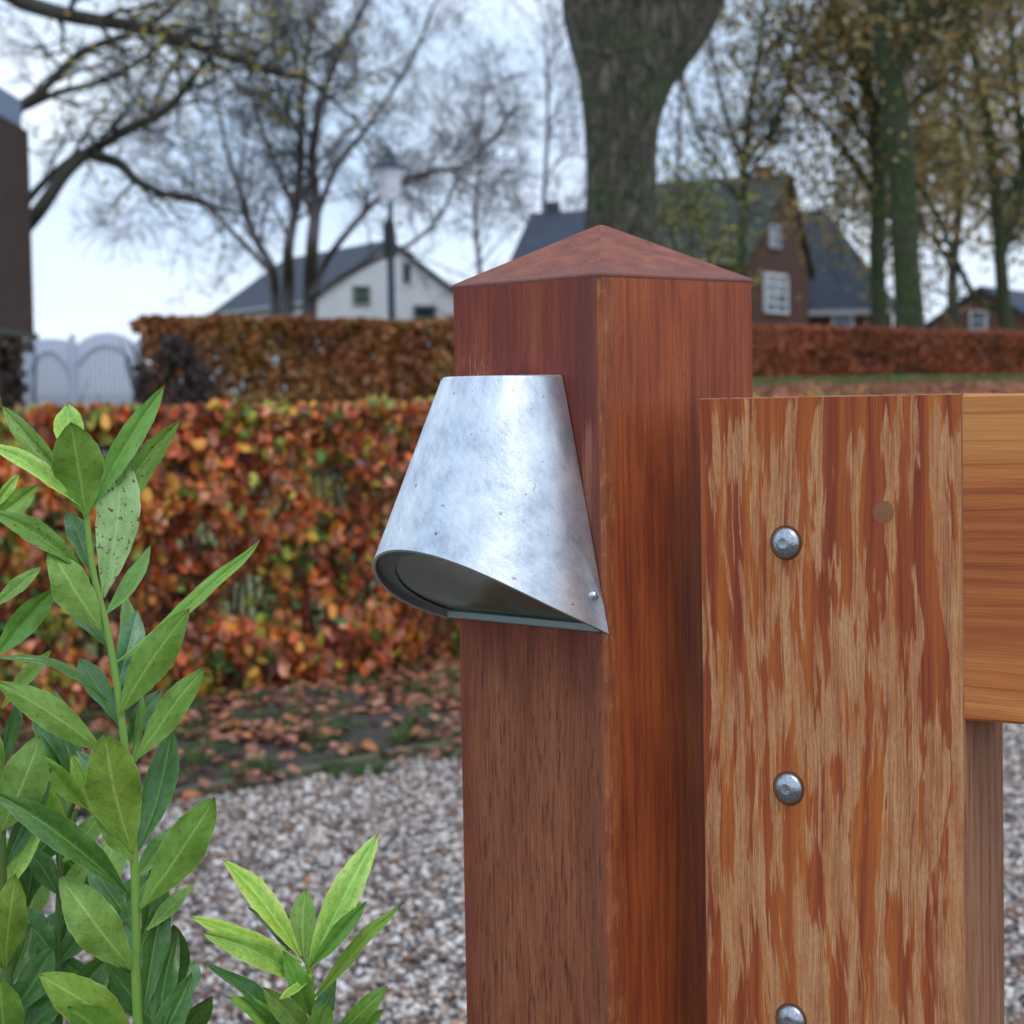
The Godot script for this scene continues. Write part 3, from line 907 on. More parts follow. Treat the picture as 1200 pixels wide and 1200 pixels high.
func grow(g: Geo, p: Vector3, dir: Vector3, ln: float, r: float, lv: int, o: Dictionary) -> void:
	var n := 4 if lv > 1 else 3
	var pts := PackedVector3Array([p])
	var rr := PackedFloat32Array([r])
	var d := dir
	var wob: float = o.wob
	for i in n:
		d = (d + Vector3(rng.randfn(0, wob), rng.randfn(0, wob) + o.up, rng.randfn(0, wob))).normalized()
		p = p + d * ln / n
		pts.append(p); rr.append(maxf(r * (1.0 - 0.75 * (i + 1) / n), o.thin))
	g.tube(pts, rr, 3 if r < 0.03 else 5)
	if lv <= 0:
		o.tips.append(p)
		return
	var kids: int = o.kids[lv]
	for k in kids:
		var f := rng.randf_range(0.25, 1.0)
		var i := clampi(int(f * n), 0, n - 1)
		var q := pts[i].lerp(pts[i + 1], f * n - i)
		var along := (pts[i + 1] - pts[i]).normalized()
		var side := along.cross(Vector3(rng.randfn(), rng.randfn(), rng.randfn())).normalized()
		var ang := rng.randf_range(0.45, 1.05)
		grow(g, q, (along * cos(ang) + side * sin(ang)).normalized(), ln * rng.randf_range(0.45, 0.75), maxf(r * rng.randf_range(0.35, 0.55), o.thin), lv - 1, o)

func limb(g: Geo, p: Array, r0: float, r1: float, o: Dictionary, spawn: int, from: float, ln: float, lv: int, ridge := 0.0) -> void:
	var c := curve(p, r0, r1)
	g.tube(c[0], c[1], 10 if r0 > 0.12 else 6, ridge)
	var pts: PackedVector3Array = c[0]
	var rr: PackedFloat32Array = c[1]
	for k in spawn:
		var f := lerpf(from, 1.0, (k + rng.randf()) / spawn)
		var x := f * (pts.size() - 1)
		var i := mini(int(x), pts.size() - 2)
		var q := pts[i].lerp(pts[i + 1], x - i)
		var along := (pts[i + 1] - pts[i]).normalized()
		var side := along.cross(Vector3(rng.randfn(), rng.randfn(), rng.randfn())).normalized()
		var ang := rng.randf_range(0.5, 1.15)
		grow(g, q, (along * cos(ang) + side * sin(ang)).normalized(), ln * rng.randf_range(0.6, 1.2), maxf(rr[i] * 0.45, o.thin * 1.5), lv, o)
	grow(g, pts[pts.size() - 1], (pts[pts.size() - 1] - pts[pts.size() - 2]).normalized(), ln, r1, lv, o)

func px(list: Array, d: float, spread := 0.0) -> Array:
	var out := []
	for i in list.size():
		out.append(at(list[i][0], list[i][1], d + (list[i][2] if list[i].size() > 2 else 0.0) + spread * sin(i * 2.1)))
	return out

func leaves_at(t: Node3D, tips: Array, each: int, spread: float, s0: float, s1: float, pal: Array, share := 1.0) -> void:
	var where := []
	var tint := PackedColorArray()
	for p in tips:
		if rng.randf() > share: continue
		for k in each:
			where.append(Transform3D(any_turn(rng.randf_range(s0, s1)), p + Vector3(rng.randfn(0, spread), rng.randfn(0, spread), rng.randfn(0, spread)) - t.position))
			tint.append(lin(pal[rng.randi() % pal.size()]) * rng.randf_range(0.75, 1.3))
	if where.size(): scatter(t, "leaves", small_leaf(tinted(0.6, 0.45)), where, tint)

func build_trees() -> void:
	var bn := noise(81, 3.0, 4)
	var bn2 := noise(82, 10.0, 2)
	var bark := paint(256, 256, 1.0, func(u: float, v: float) -> Array:
		var r: float = absf(bn.get_noise_2d(u * 9.0, v * 1.6)) * 2.0
		var m: float = 0.5 + 0.9 * bn.get_noise_2d(u * 0.8 + 5.0, v * 0.8)
		var t := clampf(r + 0.2 * bn2.get_noise_2d(u * 3.0, v * 3.0), 0, 1)
		var c := rgb(44, 44, 36).lerp(rgb(116, 108, 98), t)
		return [c.lerp(rgb(58, 76, 44), clampf((m - 0.42) * 1.8, 0, 0.65)), t], 5.0)
	var bark_m := tri_mat(bark, 0.55, 0.95)
	var moss := paint(256, 256, 1.0, func(u: float, v: float) -> Array:
		var r: float = absf(bn.get_noise_2d(u * 6.0, v * 1.5)) * 2.0
		var m: float = 0.5 + 0.9 * bn.get_noise_2d(u * 0.9 + 15.0, v * 0.6)
		var c := rgb(40, 46, 32).lerp(rgb(80, 100, 54), clampf(r, 0, 1))
		return [c.lerp(rgb(76, 70, 60), clampf((m - 0.4) * 1.3, 0, 0.9)), r], 5.0)
	var moss_m := tri_mat(moss, 0.5, 0.95)
	var twig_m := mat(rgb(92, 86, 88), 0.9)
	var dark_m := mat(rgb(60, 58, 52), 0.9)

	# the big trunk right behind the post
	var D := 14.0
	var base := at(727, 300, D)
	var t := thing("big_tree", "massive old tree trunk forking just above the post top", "tree", Vector3(base.x, ground_y(base.x, D), -D))
	var g := Geo.new()
	var gy := ground_y(base.x, D) - 0.1
	var o := {}
	var c := []
	var cr: PackedFloat32Array
	for k in [["trunk", [[706, 40], [714, 32], [714, 27], [712, 27], [709, 30], [705, 44], [708, 56], [690, 50], [640, 36]]], ["limb", [[750, 40], [742, 31], [742, 27], [744, 28], [756, 34], [786, 49], [815, 58], [880, 50], [980, 40]]]]:
		var ys := [420, 300, 220, 150, 90, 20, -60, -150, -330]
		var line := [Vector3(at(k[1][0][0], 420, D).x, gy, -D)]
		var rad := PackedFloat32Array([0.33, 0.3])
		for i in ys.size(): line.append(at(k[1][i][0], ys[i], D + (0.02 if k[0] == "limb" else 0.0)))
		c = curve(line, 1.0, 1.0, 6)
		var cp: PackedVector3Array = c[0]
		cr = c[1]
		for i in cp.size():
			var f := float(i) / 6.0 - 1.0
			var i0 := clampi(int(f), 0, ys.size() - 1)
			var i1 := mini(i0 + 1, ys.size() - 1)
			cr[i] = lerpf(k[1][i0][1], k[1][i1][1], clampf(f - i0, 0, 1)) / FPX * D * (1.25 if f < 0.0 else 1.0)
		g = Geo.new()
		g.tube(cp, cr, 30, 0.05)
		part(t, k[0], g.mesh(bark_m), off(t))

	# oak limbs reaching in from the left, trunk behind the brick building
	D = 33.0
	base = at(-70, 400, D)
	t = thing("oak_tree", "dark spreading oak limbs with few yellow leaves reaching in from the left", "tree", Vector3(base.x, ground_y(base.x, D), -D))
	g = Geo.new()
	o = {"wob": 0.2, "up": 0.0, "thin": 0.005, "kids": [0, 3, 4, 4], "tips": []}
	var fork := at(-40, 330, D)
	c = curve([Vector3(base.x, ground_y(base.x, D) - 0.1, -D), at(-66, 380, D), fork], 0.42, 0.34)
	g.tube(c[0], c[1], 14, 0.04)
	part(t, "trunk", g.mesh(bark_m), off(t))
	g = Geo.new()
	limb(g, px([[-40, 332], [10, 285], [45, 248], [75, 205], [105, 178], [150, 152], [196, 128], [225, 92], [245, 68]], D, 0.3), 0.16, 0.04, o, 12, 0.35, 1.5, 3)
	limb(g, px([[105, 180], [140, 192], [160, 212], [195, 228], [230, 236], [262, 246]], D, 0.3), 0.11, 0.03, o, 8, 0.3, 1.0, 2)
	limb(g, px([[10, 262], [50, 215], [90, 180]], D + 0.8), 0.08, 0.05, o, 3, 0.3, 1.0, 2)
	part(t, "limb", g.mesh(dark_m), off(t))
	g = Geo.new()
	limb(g, px([[-60, 345], [-80, 200], [-70, 60], [-20, -14], [30, 4], [85, 19], [140, 28], [185, 37], [230, 54], [280, 70], [318, 84], [357, 91]], D, 0.3), 0.2, 0.05, o, 18, 0.4, 1.4, 3)
	part(t, "limb", g.mesh(dark_m), off(t))
	g = Geo.new()
	limb(g, px([[-74, 250], [-30, 190], [22, 128], [50, 105], [95, 62], [150, 40], [200, 10], [240, -40]], D, 0.3), 0.11, 0.04, o, 14, 0.35, 1.3, 3)
	limb(g, px([[30, 125], [70, 108], [110, 98], [150, 80], [190, 50]], D + 1.0, 0.3), 0.07, 0.03, o, 7, 0.3, 1.1, 2)
	part(t, "limb", g.mesh(dark_m), off(t))
	leaves_at(t, o.tips, 9, 0.3, 0.07, 0.13, [rgb(160, 152, 66), rgb(136, 132, 60), rgb(170, 144, 62)], 0.05)

	# many stemmed bare tree in the middle
	D = 46.0
	base = at(345, 370, D)
	t = thing("bare_tree", "bare many-stemmed tree with fine grey twigs before the white house", "tree", Vector3(base.x, ground_y(base.x, D), -D))
	o = {"wob": 0.17, "up": 0.03, "thin": 0.0052, "kids": [0, 4, 4, 4], "tips": []}
	var stems := [
		[[[322, 395], [322, 340], [318, 312], [302, 285], [290, 255], [278, 215], [262, 160], [250, 90]], 0.17, 0.04],
		[[[336, 395], [338, 330], [338, 290], [346, 245], [352, 190], [354, 130], [360, 60], [372, -10]], 0.21, 0.05],
		[[[362, 395], [364, 330], [366, 285], [370, 240], [366, 190], [372, 140], [390, 80], [420, 20], [450, -40]], 0.24, 0.05],
		[[[366, 350], [380, 310], [405, 275], [436, 240], [462, 220], [505, 200], [540, 196], [575, 165], [604, 128]], 0.12, 0.035],
		[[[318, 320], [296, 296], [262, 262], [240, 235], [205, 225], [170, 205]], 0.1, 0.03],
		[[[372, 345], [400, 325], [440, 305], [482, 285], [515, 255], [535, 215], [560, 190]], 0.1, 0.03],
		[[[366, 270], [392, 200], [430, 150], [470, 90], [500, 30], [520, -30]], 0.1, 0.03],
		[[[346, 250], [322, 190], [300, 130], [290, 60], [300, 0]], 0.09, 0.03],
		[[[352, 160], [330, 110], [320, 50], [330, -20]], 0.07, 0.03]]
	for k in stems.size():
		g = Geo.new()
		limb(g, px(stems[k][0], D, 0.9), stems[k][1] * 0.78, stems[k][2] * 0.75, o, 17, 0.3, 1.75, 3)
		part(t, "stem", g.mesh(twig_m), off(t))

	# slender tree before the brick house
	D = 46.0
	base = at(868, 380, D)
	t = thing("slender_tree", "slender young tree with thin upright branches before the brick house", "tree", Vector3(base.x, ground_y(base.x, D), -D))
	o = {"wob": 0.16, "up": 0.04, "thin": 0.006, "kids": [0, 3, 3, 4], "tips": []}
	g = Geo.new()
	limb(g, px([[867, 470], [868, 380], [869, 320], [871, 250], [873, 182], [880, 120], [890, 60], [900, -20]], D), 0.14, 0.04, o, 16, 0.45, 1.6, 3)
	part(t, "trunk", g.mesh(moss_m), off(t))
	g = Geo.new()
	for k in [[[872, 200], [852, 140], [838, 80], [828, 10]], [[872, 190], [905, 150], [925, 90], [940, 20]], [[871, 240], [840, 190], [815, 150], [800, 90]], [[872, 215], [895, 180], [915, 160]]]:
		limb(g, px(k, D, 0.2), 0.07, 0.03, o, 9, 0.2, 1.5, 2)
	part(t, "branches", g.mesh(dark_m), off(t))
	leaves_at(t, o.tips, 2, 0.12, 0.06, 0.1, [rgb(150, 140, 66), rgb(170, 156, 80), rgb(134, 110, 60)], 0.3)

	# two mossy trunks on the right
	D = 44.0
	var ochre := [rgb(158, 124, 72), rgb(138, 110, 66), rgb(174, 138, 80), rgb(146, 136, 74), rgb(126, 94, 60), rgb(160, 150, 86)]
	base = at(1062, 385, D)
	t = thing("mossy_tree", "thick green mossed tree forking high, the nearer of two close trunks", "tree", Vector3(base.x, ground_y(base.x, D), -D))
	o = {"wob": 0.17, "up": 0.02, "thin": 0.006, "kids": [0, 3, 3, 4], "tips": []}
	g = Geo.new()
	c = curve([Vector3(base.x, ground_y(base.x, D) - 0.1, -D), at(1066, 375, D), at(1062, 310, D), at(1058, 220, D), at(1050, 140, D), at(1043, 95, D)], 0.3, 0.17, 6)
	cr = c[1]
	for i in cr.size(): cr[i] = lerpf(0.37, 0.29, smoothstep(0.0, 0.35, float(i) / cr.size()))
	g.tube(c[0], cr, 20, 0.05)
	part(t, "trunk", g.mesh(moss_m), off(t))
	g = Geo.new()
	limb(g, px([[1042, 110], [1034, 60], [1030, 0], [1026, -80], [1020, -160]], D), 0.22, 0.1, o, 10, 0.3, 2.0, 3)
	limb(g, px([[1044, 120], [1056, 70], [1072, 20], [1082, -40]], D), 0.17, 0.09, o, 10, 0.3, 1.9, 3)
	limb(g, px([[1046, 150], [1080, 110], [1110, 90], [1140, 40]], D, 0.4), 0.08, 0.03, o, 11, 0.2, 1.8, 3)
	part(t, "limb", g.mesh(moss_m), off(t))
	leaves_at(t, o.tips, 4, 0.26, 0.09, 0.15, ochre, 0.5)
	D = 46.5
	base = at(1033, 385, D)
	t = thing("mossy_tree", "thinner mossed tree just left of the thick green trunk", "tree", Vector3(base.x, ground_y(base.x, D), -D))
	o = {"wob": 0.17, "up": 0.02, "thin": 0.006, "kids": [0, 3, 3, 4], "tips": []}
	g = Geo.new()
	limb(g, px([[1030, 430], [1030, 380], [1028, 300], [1029, 210], [1024, 140], [1012, 95], [996, 50], [975, 5], [950, -50]], D), 0.22, 0.08, o, 14, 0.4, 2.0, 3)
	limb(g, px([[1028, 150], [1018, 80], [1022, 10], [1030, -60]], D), 0.12, 0.06, o, 10, 0.3, 1.9, 3)
	limb(g, px([[1030, 240], [1000, 190], [970, 150], [940, 120], [915, 80]], D, 0.5), 0.09, 0.03, o, 16, 0.2, 1.9, 3)
	part(t, "trunk", g.mesh(moss_m), off(t))
	leaves_at(t, o.tips, 7, 0.34, 0.1, 0.16, ochre, 0.7)

	# brown leaved trees on the right
	D = 48.0
	base = at(1180, 390, D)
	t = thing("brown_leaved_tree", "tree with thin brown autumn leaves at the right edge", "tree", Vector3(base.x, ground_y(base.x, D), -D))
	o = {"wob": 0.18, "up": 0.0, "thin": 0.006, "kids": [0, 3, 3, 4], "tips": []}
	g = Geo.new()
	limb(g, px([[1180, 440], [1178, 380], [1172, 300], [1166, 210], [1158, 140], [1140, 60], [1125, -20]], D), 0.2, 0.07, o, 15, 0.3, 2.1, 3)
	limb(g, px([[1172, 300], [1200, 200], [1192, 120], [1186, 40], [1180, -30]], D, 0.4), 0.15, 0.06, o, 14, 0.2, 1.9, 3)
	limb(g, px([[1176, 365], [1145, 350], [1120, 305], [1100, 255], [1072, 210], [1050, 180]], D, 0.4), 0.1, 0.04, o, 14, 0.2, 1.8, 3)
	part(t, "trunk", g.mesh(moss_m), off(t))
	leaves_at(t, o.tips, 5, 0.34, 0.1, 0.16, ochre, 0.7)
	D = 52.0
	for k in [[1031, 60.0, "ochre leaved tree whose trunk hides behind the two mossy trunks", 7.5, 0.8], [1120, 120.0, "dense olive brown tree behind the mossy trunks", 7.5, 0.9], [1230, 120.0, "olive brown tree past the right edge, far back", 7.0, 0.9]]:
		D += 5.0
		base = at(k[0], 385, D)
		t = thing("autumn_tree", k[2], "tree", Vector3(base.x, ground_y(base.x, D), -D))
		o = {"wob": 0.2, "up": 0.0, "thin": 0.009, "kids": [0, 3, 4, 4], "tips": []}
		g = Geo.new()
		limb(g, px([[k[0], 420], [k[0] - 4, 330], [k[0] + 4, 240], [k[0], k[1]], [k[0] + 6, -20]], D), 0.2, 0.06, o, 22, 0.28, 2.6, 3)
		part(t, "trunk", g.mesh(dark_m), off(t))
		leaves_at(t, o.tips, 6, 0.5, 0.13, 0.22, ochre, k[4] * 0.9)
	# yellow-green bush before the mossy roof
	D = 44.0
	base = at(805, 330, D)
	t = thing("yellow_bush", "yellow green leafy bush standing before the mossy roof", "bush", Vector3(base.x, ground_y(base.x, D), -D))
	o = {"wob": 0.2, "up": 0.06, "thin": 0.008, "kids": [0, 3, 4, 4], "tips": []}
	g = Geo.new()
	for k in [[[800, 420], [798, 340], [790, 280], [783, 240]], [[806, 420], [806, 330], [812, 270], [820, 240]], [[812, 420], [820, 340], [838, 290]]]:
		limb(g, px(k, D, 0.2), 0.05, 0.02, o, 7, 0.4, 0.9, 2)
	part(t, "stems", g.mesh(dark_m), off(t))
	leaves_at(t, o.tips, 9, 0.16, 0.08, 0.13, [rgb(140, 138, 60), rgb(112, 120, 58), rgb(166, 156, 70), rgb(72, 86, 54)], 0.5)
	# distant bare trees
	var far := [[640, 95.0, 60, "faint bare tree far off, left of the massive trunk"], [795, 88.0, 40, "faint bare tree far off, right of the massive trunk"], [560, 110.0, 160, "faint bare tree far beyond the white gable"]]
	for k in far:
		D = k[1]
		base = at(k[0], 385, D)
		t = thing("distant_tree", k[3], "tree", Vector3(base.x, ground_y(base.x, D), -D))
		o = {"wob": 0.17, "up": 0.04, "thin": 0.011, "kids": [0, 3, 4, 4], "tips": []}
		g = Geo.new()
		limb(g, px([[k[0], 400], [k[0] + 3, 330], [k[0] - 3, 260], [k[0] + 2, lerpf(260, k[2], 0.6)], [k[0], k[2]]], D), 0.2, 0.06, o, 20, 0.3, 3.2, 3)
		part(t, "trunk", g.mesh(mat(rgb(120, 116, 124), 0.9)), off(t))
		if k[0] > 900: leaves_at(t, o.tips, 1, 0.3, 0.1, 0.16, ochre, 0.4)

# ------------------------------------------------------------------ post
const C0 := Vector3(0.055595, 1.329783, -1.244927)    # nearest corner of the post's eaves
const POST_TURN := 0.84175
const POST_W := 0.14
const EAVE := 1.329783
func dir_a() -> Vector3: return Vector3(-cos(POST_TURN), 0, -sin(POST_TURN))    # along the lamp face, away from the near corner
func dir_r() -> Vector3: return Vector3(sin(POST_TURN), 0, -cos(POST_TURN))     # along the right face, away from the near corner

func build_post() -> void:
	var n1 := noise(101, 1.0, 3)
	var n2 := noise(102, 1.0, 2)
	var n3 := noise(103, 1.0, 4)
	var W := 0.14
	var H := 0.56
	var n4 := noise(104, 1.0, 1)
	# lamp face: red brown at the top, faded pinkish brown with dark flecks below
	var face_a := paint(420, 1500, 1.22, func(u: float, v: float) -> Array:
		var x: float = u * W; var y: float = v * H
		var xw := x + 0.0025 * n3.get_noise_2d(x * 12.0, y * 5.0)
		var s: float = n1.get_noise_2d(xw * 190.0, y * 7.0)
		var s2: float = n2.get_noise_2d(xw * 800.0 + 40.0, y * 16.0)
		var big: float = n3.get_noise_2d(xw * 26.0, y * 6.0)
		var red := mix3(rgb(92, 36, 30), rgb(116, 47, 35), rgb(138, 66, 46), 0.5 + 0.4 * s + 0.14 * s2 + 0.45 * big)
		var faded := mix3(rgb(112, 58, 40), rgb(140, 82, 58), rgb(160, 106, 80), 0.5 + 0.35 * s + 0.3 * s2 + 0.4 * big)
		var k := smoothstep(0.185, 0.27, y + 0.02 * big)
		k *= 1.0 - 0.65 * smoothstep(0.12, 0.14, x + 0.006 * s)
		var c := red.lerp(faded, clampf(k + 0.25 * smoothstep(0.5, 0.8, big + 0.2) , 0, 1))
		# purplish strip and pale streak beside the worn corner
		c = c.lerp(rgb(96, 56, 60), 0.45 * smoothstep(0.03, 0.008, x + 0.006 * big) * (1.0 - k * 0.6))
		var streak: float = smoothstep(0.007, 0.003, absf(x - 0.013 - 0.003 * big)) * smoothstep(0.085, 0.1, y + 0.01 * s) * smoothstep(0.24, 0.2, y + 0.03 * s)
		c = c.lerp(rgb(166, 122, 104), 0.6 * streak * clampf(0.7 + s, 0, 1))
		var scuff: float = smoothstep(0.025, 0.0, absf(x - 0.121)) * smoothstep(0.03, 0.0, absf(y - 0.062)) * clampf(n2.get_noise_2d(xw * 300.0, y * 60.0) * 2.5, 0, 1)
		c = c.lerp(rgb(196, 150, 124), 0.7 * scuff)
		var fleck := smoothstep(0.34, 0.5, n2.get_noise_2d(xw * 330.0 + 9.0, y * 26.0 + 3.0)) * (0.35 + 0.65 * k)
		c = c.lerp(rgb(78, 38, 32), 0.62 * fleck)
		var pore := smoothstep(0.3, 0.5, n2.get_noise_2d(xw * 1600.0, y * 110.0))
		c = c.lerp(rgb(70, 34, 30), 0.3 * pore)
		var worn := smoothstep(0.006, 0.0, x) * clampf(0.35 + 1.6 * n3.get_noise_2d(y * 40.0, x * 60.0), 0, 1)
		c = c.lerp(rgb(134, 76, 56), 0.7 * smoothstep(0.011, 0.0, x + 0.004 * s))
		c = c.lerp(rgb(182, 130, 96), 0.45 * worn)
		return [c, 0.55 + 0.3 * s2 - 0.3 * pore - 0.2 * fleck], 2.0)
	# right face: oiled orange brown
	var face_r := paint(420, 1500, 1.2, func(u: float, v: float) -> Array:
		var x: float = u * W; var y: float = v * H
		var xw := x + 0.003 * n3.get_noise_2d(x * 10.0 + 50.0, y * 4.0)
		var s: float = n1.get_noise_2d(xw * 170.0 + 70.0, y * 6.0)
		var s2: float = n2.get_noise_2d(xw * 900.0 + 4.0, y * 18.0)
		var big: float = n3.get_noise_2d(xw * 24.0 + 90.0, y * 7.0)
		var t := 0.5 + 0.5 * s + 0.15 * s2 + 0.42 * big
		var c := mix3(rgb(106, 40, 22), rgb(140, 62, 30), rgb(160, 84, 44), t)
		c = c.lerp(mix3(rgb(110, 40, 24), rgb(128, 52, 30), rgb(150, 74, 46), t), smoothstep(0.06, 0.12, x))
		var pore := smoothstep(0.32, 0.5, n2.get_noise_2d(xw * 1500.0 + 30.0, y * 120.0))
		c = c.lerp(rgb(92, 34, 20), 0.4 * pore)
		var line := smoothstep(0.3, 0.42, n2.get_noise_2d(xw * 520.0 + 11.0, y * 9.0))
		c = c.lerp(rgb(190, 120, 70), 0.16 * line)
		# worn, pale corner
		var edge := 0.017 + 0.012 * n3.get_noise_2d(3.0, y * 14.0)
		var worn := smoothstep(edge, edge * 0.3, x)
		c = c.lerp(mix3(rgb(112, 54, 42), rgb(134, 72, 50), rgb(150, 90, 62), 0.5 + 0.6 * s2 + 0.5 * n3.get_noise_2d(x * 60.0, y * 40.0)), 0.72 * worn)
		var chip := smoothstep(0.22, 0.5, n3.get_noise_2d(x * 150.0 + 3.0, y * 42.0) + 0.25 * n2.get_noise_2d(x * 900.0, y * 300.0) + 0.25 * n4.get_noise_2d(1.0, y * 12.0))
		c = c.lerp(rgb(184, 132, 98), 0.36 * chip * worn)
		return [c, 0.55 + 0.25 * s2 - 0.35 * pore], 2.0)
	var cap_t := paint(384, 384, 1.0, func(u: float, v: float) -> Array:
		var s: float = n1.get_noise_2d(u * 34.0, v * 34.0)
		var sp: float = n2.get_noise_2d(u * 150.0, v * 110.0)
		var big: float = n3.get_noise_2d(u * 4.0, v * 4.0)
		var c := mix3(rgb(104, 56, 52), rgb(134, 78, 66), rgb(164, 104, 80), 0.5 + 0.5 * big + 0.25 * s + 0.3 * sp)
		c = c.lerp(rgb(120, 84, 88), 0.5 * smoothstep(0.72, 1.0, v))
		c = c.lerp(rgb(84, 44, 44), 0.45 * smoothstep(0.35, 0.55, sp))
		return [c, 0.5 + 0.4 * sp], 2.0)
	var m_a := tex_mat(face_a, 0.7, 0.6)
	var m_r := tex_mat(face_r, 0.55, 0.6)
	var m_c := tex_mat(cap_t, 0.8, 0.6)
	m_a.albedo_color = Color(1.0, 0.95, 0.86)
	m_r.albedo_color = Color(1.0, 1.0, 0.82)
	m_c.albedo_color = Color(1.0, 0.96, 0.9)
	var o := thing("gate_post", "square reddish hardwood gate post with pyramid top carrying the metal lamp", "post", Vector3(C0.x, 0, C0.z) + (dir_a() + dir_r()) * POST_W * 0.5)
	var a := dir_a(); var r := dir_r()
	var ch := 0.0025
	var top := EAVE - 0.0015
	var bot := -0.08
	var P := func(ia: float, ir: float, y: float) -> Vector3: return Vector3(C0.x, y, C0.z) + a * ia + r * ir
	var am := ArrayMesh.new()
	var w := POST_W
	var bands := [[top, top - H, 0.0, 1.0], [top - H, top - 1.45 * H, 1.0, 0.55], [top - 1.45 * H, top - 1.9 * H, 0.55, 1.0], [top - 1.9 * H, bot, 1.0, 1.0 - (top - 1.9 * H - bot) / H]]
	var wall := func(g: Geo, a0: Vector2, a1: Vector2, u0: float, u1: float) -> void:   # from a0 on the left to a1 on the right, seen from outside
		for q in bands:
			g.quad(P.call(a0.x, a0.y, q[1]), P.call(a1.x, a1.y, q[1]), P.call(a1.x, a1.y, q[0]), P.call(a0.x, a0.y, q[0]), Vector2(u0, q[3]), Vector2(u1, q[3]), Vector2(u1, q[2]), Vector2(u0, q[2]))
	var ga := Geo.new()   # lamp face; u runs away from the near corner
	wall.call(ga, Vector2(w - ch, 0), Vector2(ch, 0), 1.0, 0.02)
	wall.call(ga, Vector2(w, w - ch), Vector2(w, ch), 1.0, 0.02)
	wall.call(ga, Vector2(w, ch), Vector2(w - ch, 0), 1.0, 0.97)
	ga.mesh(m_a, am)
	var gr := Geo.new()
	wall.call(gr, Vector2(0, ch), Vector2(0, w - ch), 0.02, 1.0)
	wall.call(gr, Vector2(ch, 0), Vector2(0, ch), 0.0, 0.02)
	wall.call(gr, Vector2(ch, w), Vector2(w - ch, w), 0.02, 1.0)
	wall.call(gr, Vector2(0, w - ch), Vector2(ch, w), 0.97, 1.0)
	wall.call(gr, Vector2(w - ch, w), Vector2(w, w - ch), 0.97, 1.0)
	gr.mesh(m_r, am)
	part(o, "shaft", am, off(o))
	# pyramid top, its four slopes slightly rounded at the apex
	var cg := Geo.new()
	var hh := 0.0385
	var cen := Vector3(C0.x, EAVE, C0.z) + (a + r) * w * 0.5
	var ring := func(f: float, y: float) -> Array:
		var out := []
		for q in [[-1, -1], [-1, 1], [1, 1], [1, -1]]: out.append(cen + (a * q[0] + r * q[1]) * w * 0.5 * f + Vector3(0, y, 0))
		return out
	var lv := [ring.call(0.997, -0.0015), ring.call(1.003, 0.0), ring.call(0.995, 0.0012), ring.call(0.09, hh * 0.93), ring.call(0.03, hh * 0.985)]
	for k in lv.size() - 1:
		for i in 4:
			var j := (i + 1) % 4
			var va: float = 1.0 - float(k) / 4.0 if k > 2 else [1.0, 0.99, 0.98][k]
			var vb: float = [0.99, 0.98, 0.06, 0.02][k]
			cg.quad(lv[k][i], lv[k][j], lv[k + 1][j], lv[k + 1][i], Vector2(0, va), Vector2(1, va), Vector2(0.52 if k > 1 else 1.0, vb), Vector2(0.48 if k > 1 else 0.0, vb))
	for i in 4: cg.tri(lv[4][i], lv[4][(i + 1) % 4], cen + Vector3(0, hh, 0), Vector2(0.48, 0.02), Vector2(0.52, 0.02), Vector2(0.5, 0))
	part(o, "pyramid_top", cg.mesh(m_c), off(o))

# ------------------------------------------------------------------ garden gate
const GC := Vector3(0.253358, 1.253913, -1.14894)   # top right front corner of its stile
const GATE_TURN := 0.58992
func lathe(prof: Array, o: Vector3, ax: Vector3, sides: int, m: Material) -> ArrayMesh:
	var g := Geo.new()
	var p := ax.cross(Vector3.UP).normalized()
	if p.length() < 0.5: p = Vector3.RIGHT
	var q := ax.cross(p)
	for i in prof.size():
		for s in sides + 1:
			var an := TAU * s / sides
			g.v.append(o + ax * prof[i][1] + (p * cos(an) + q * sin(an)) * prof[i][0])
			g.uv.append(Vector2(float(s) / sides, float(i) / prof.size()))
	g.grid(prof.size(), sides + 1)
	for i in g.n.size():   # seams and poles
		if g.n[i].length() < 0.5: g.n[i] = ax
	if (g.n[sides / 2 + (sides + 1) * (prof.size() / 2)]).dot(ax) < 0:
		g.flip()
	return g.mesh(m)

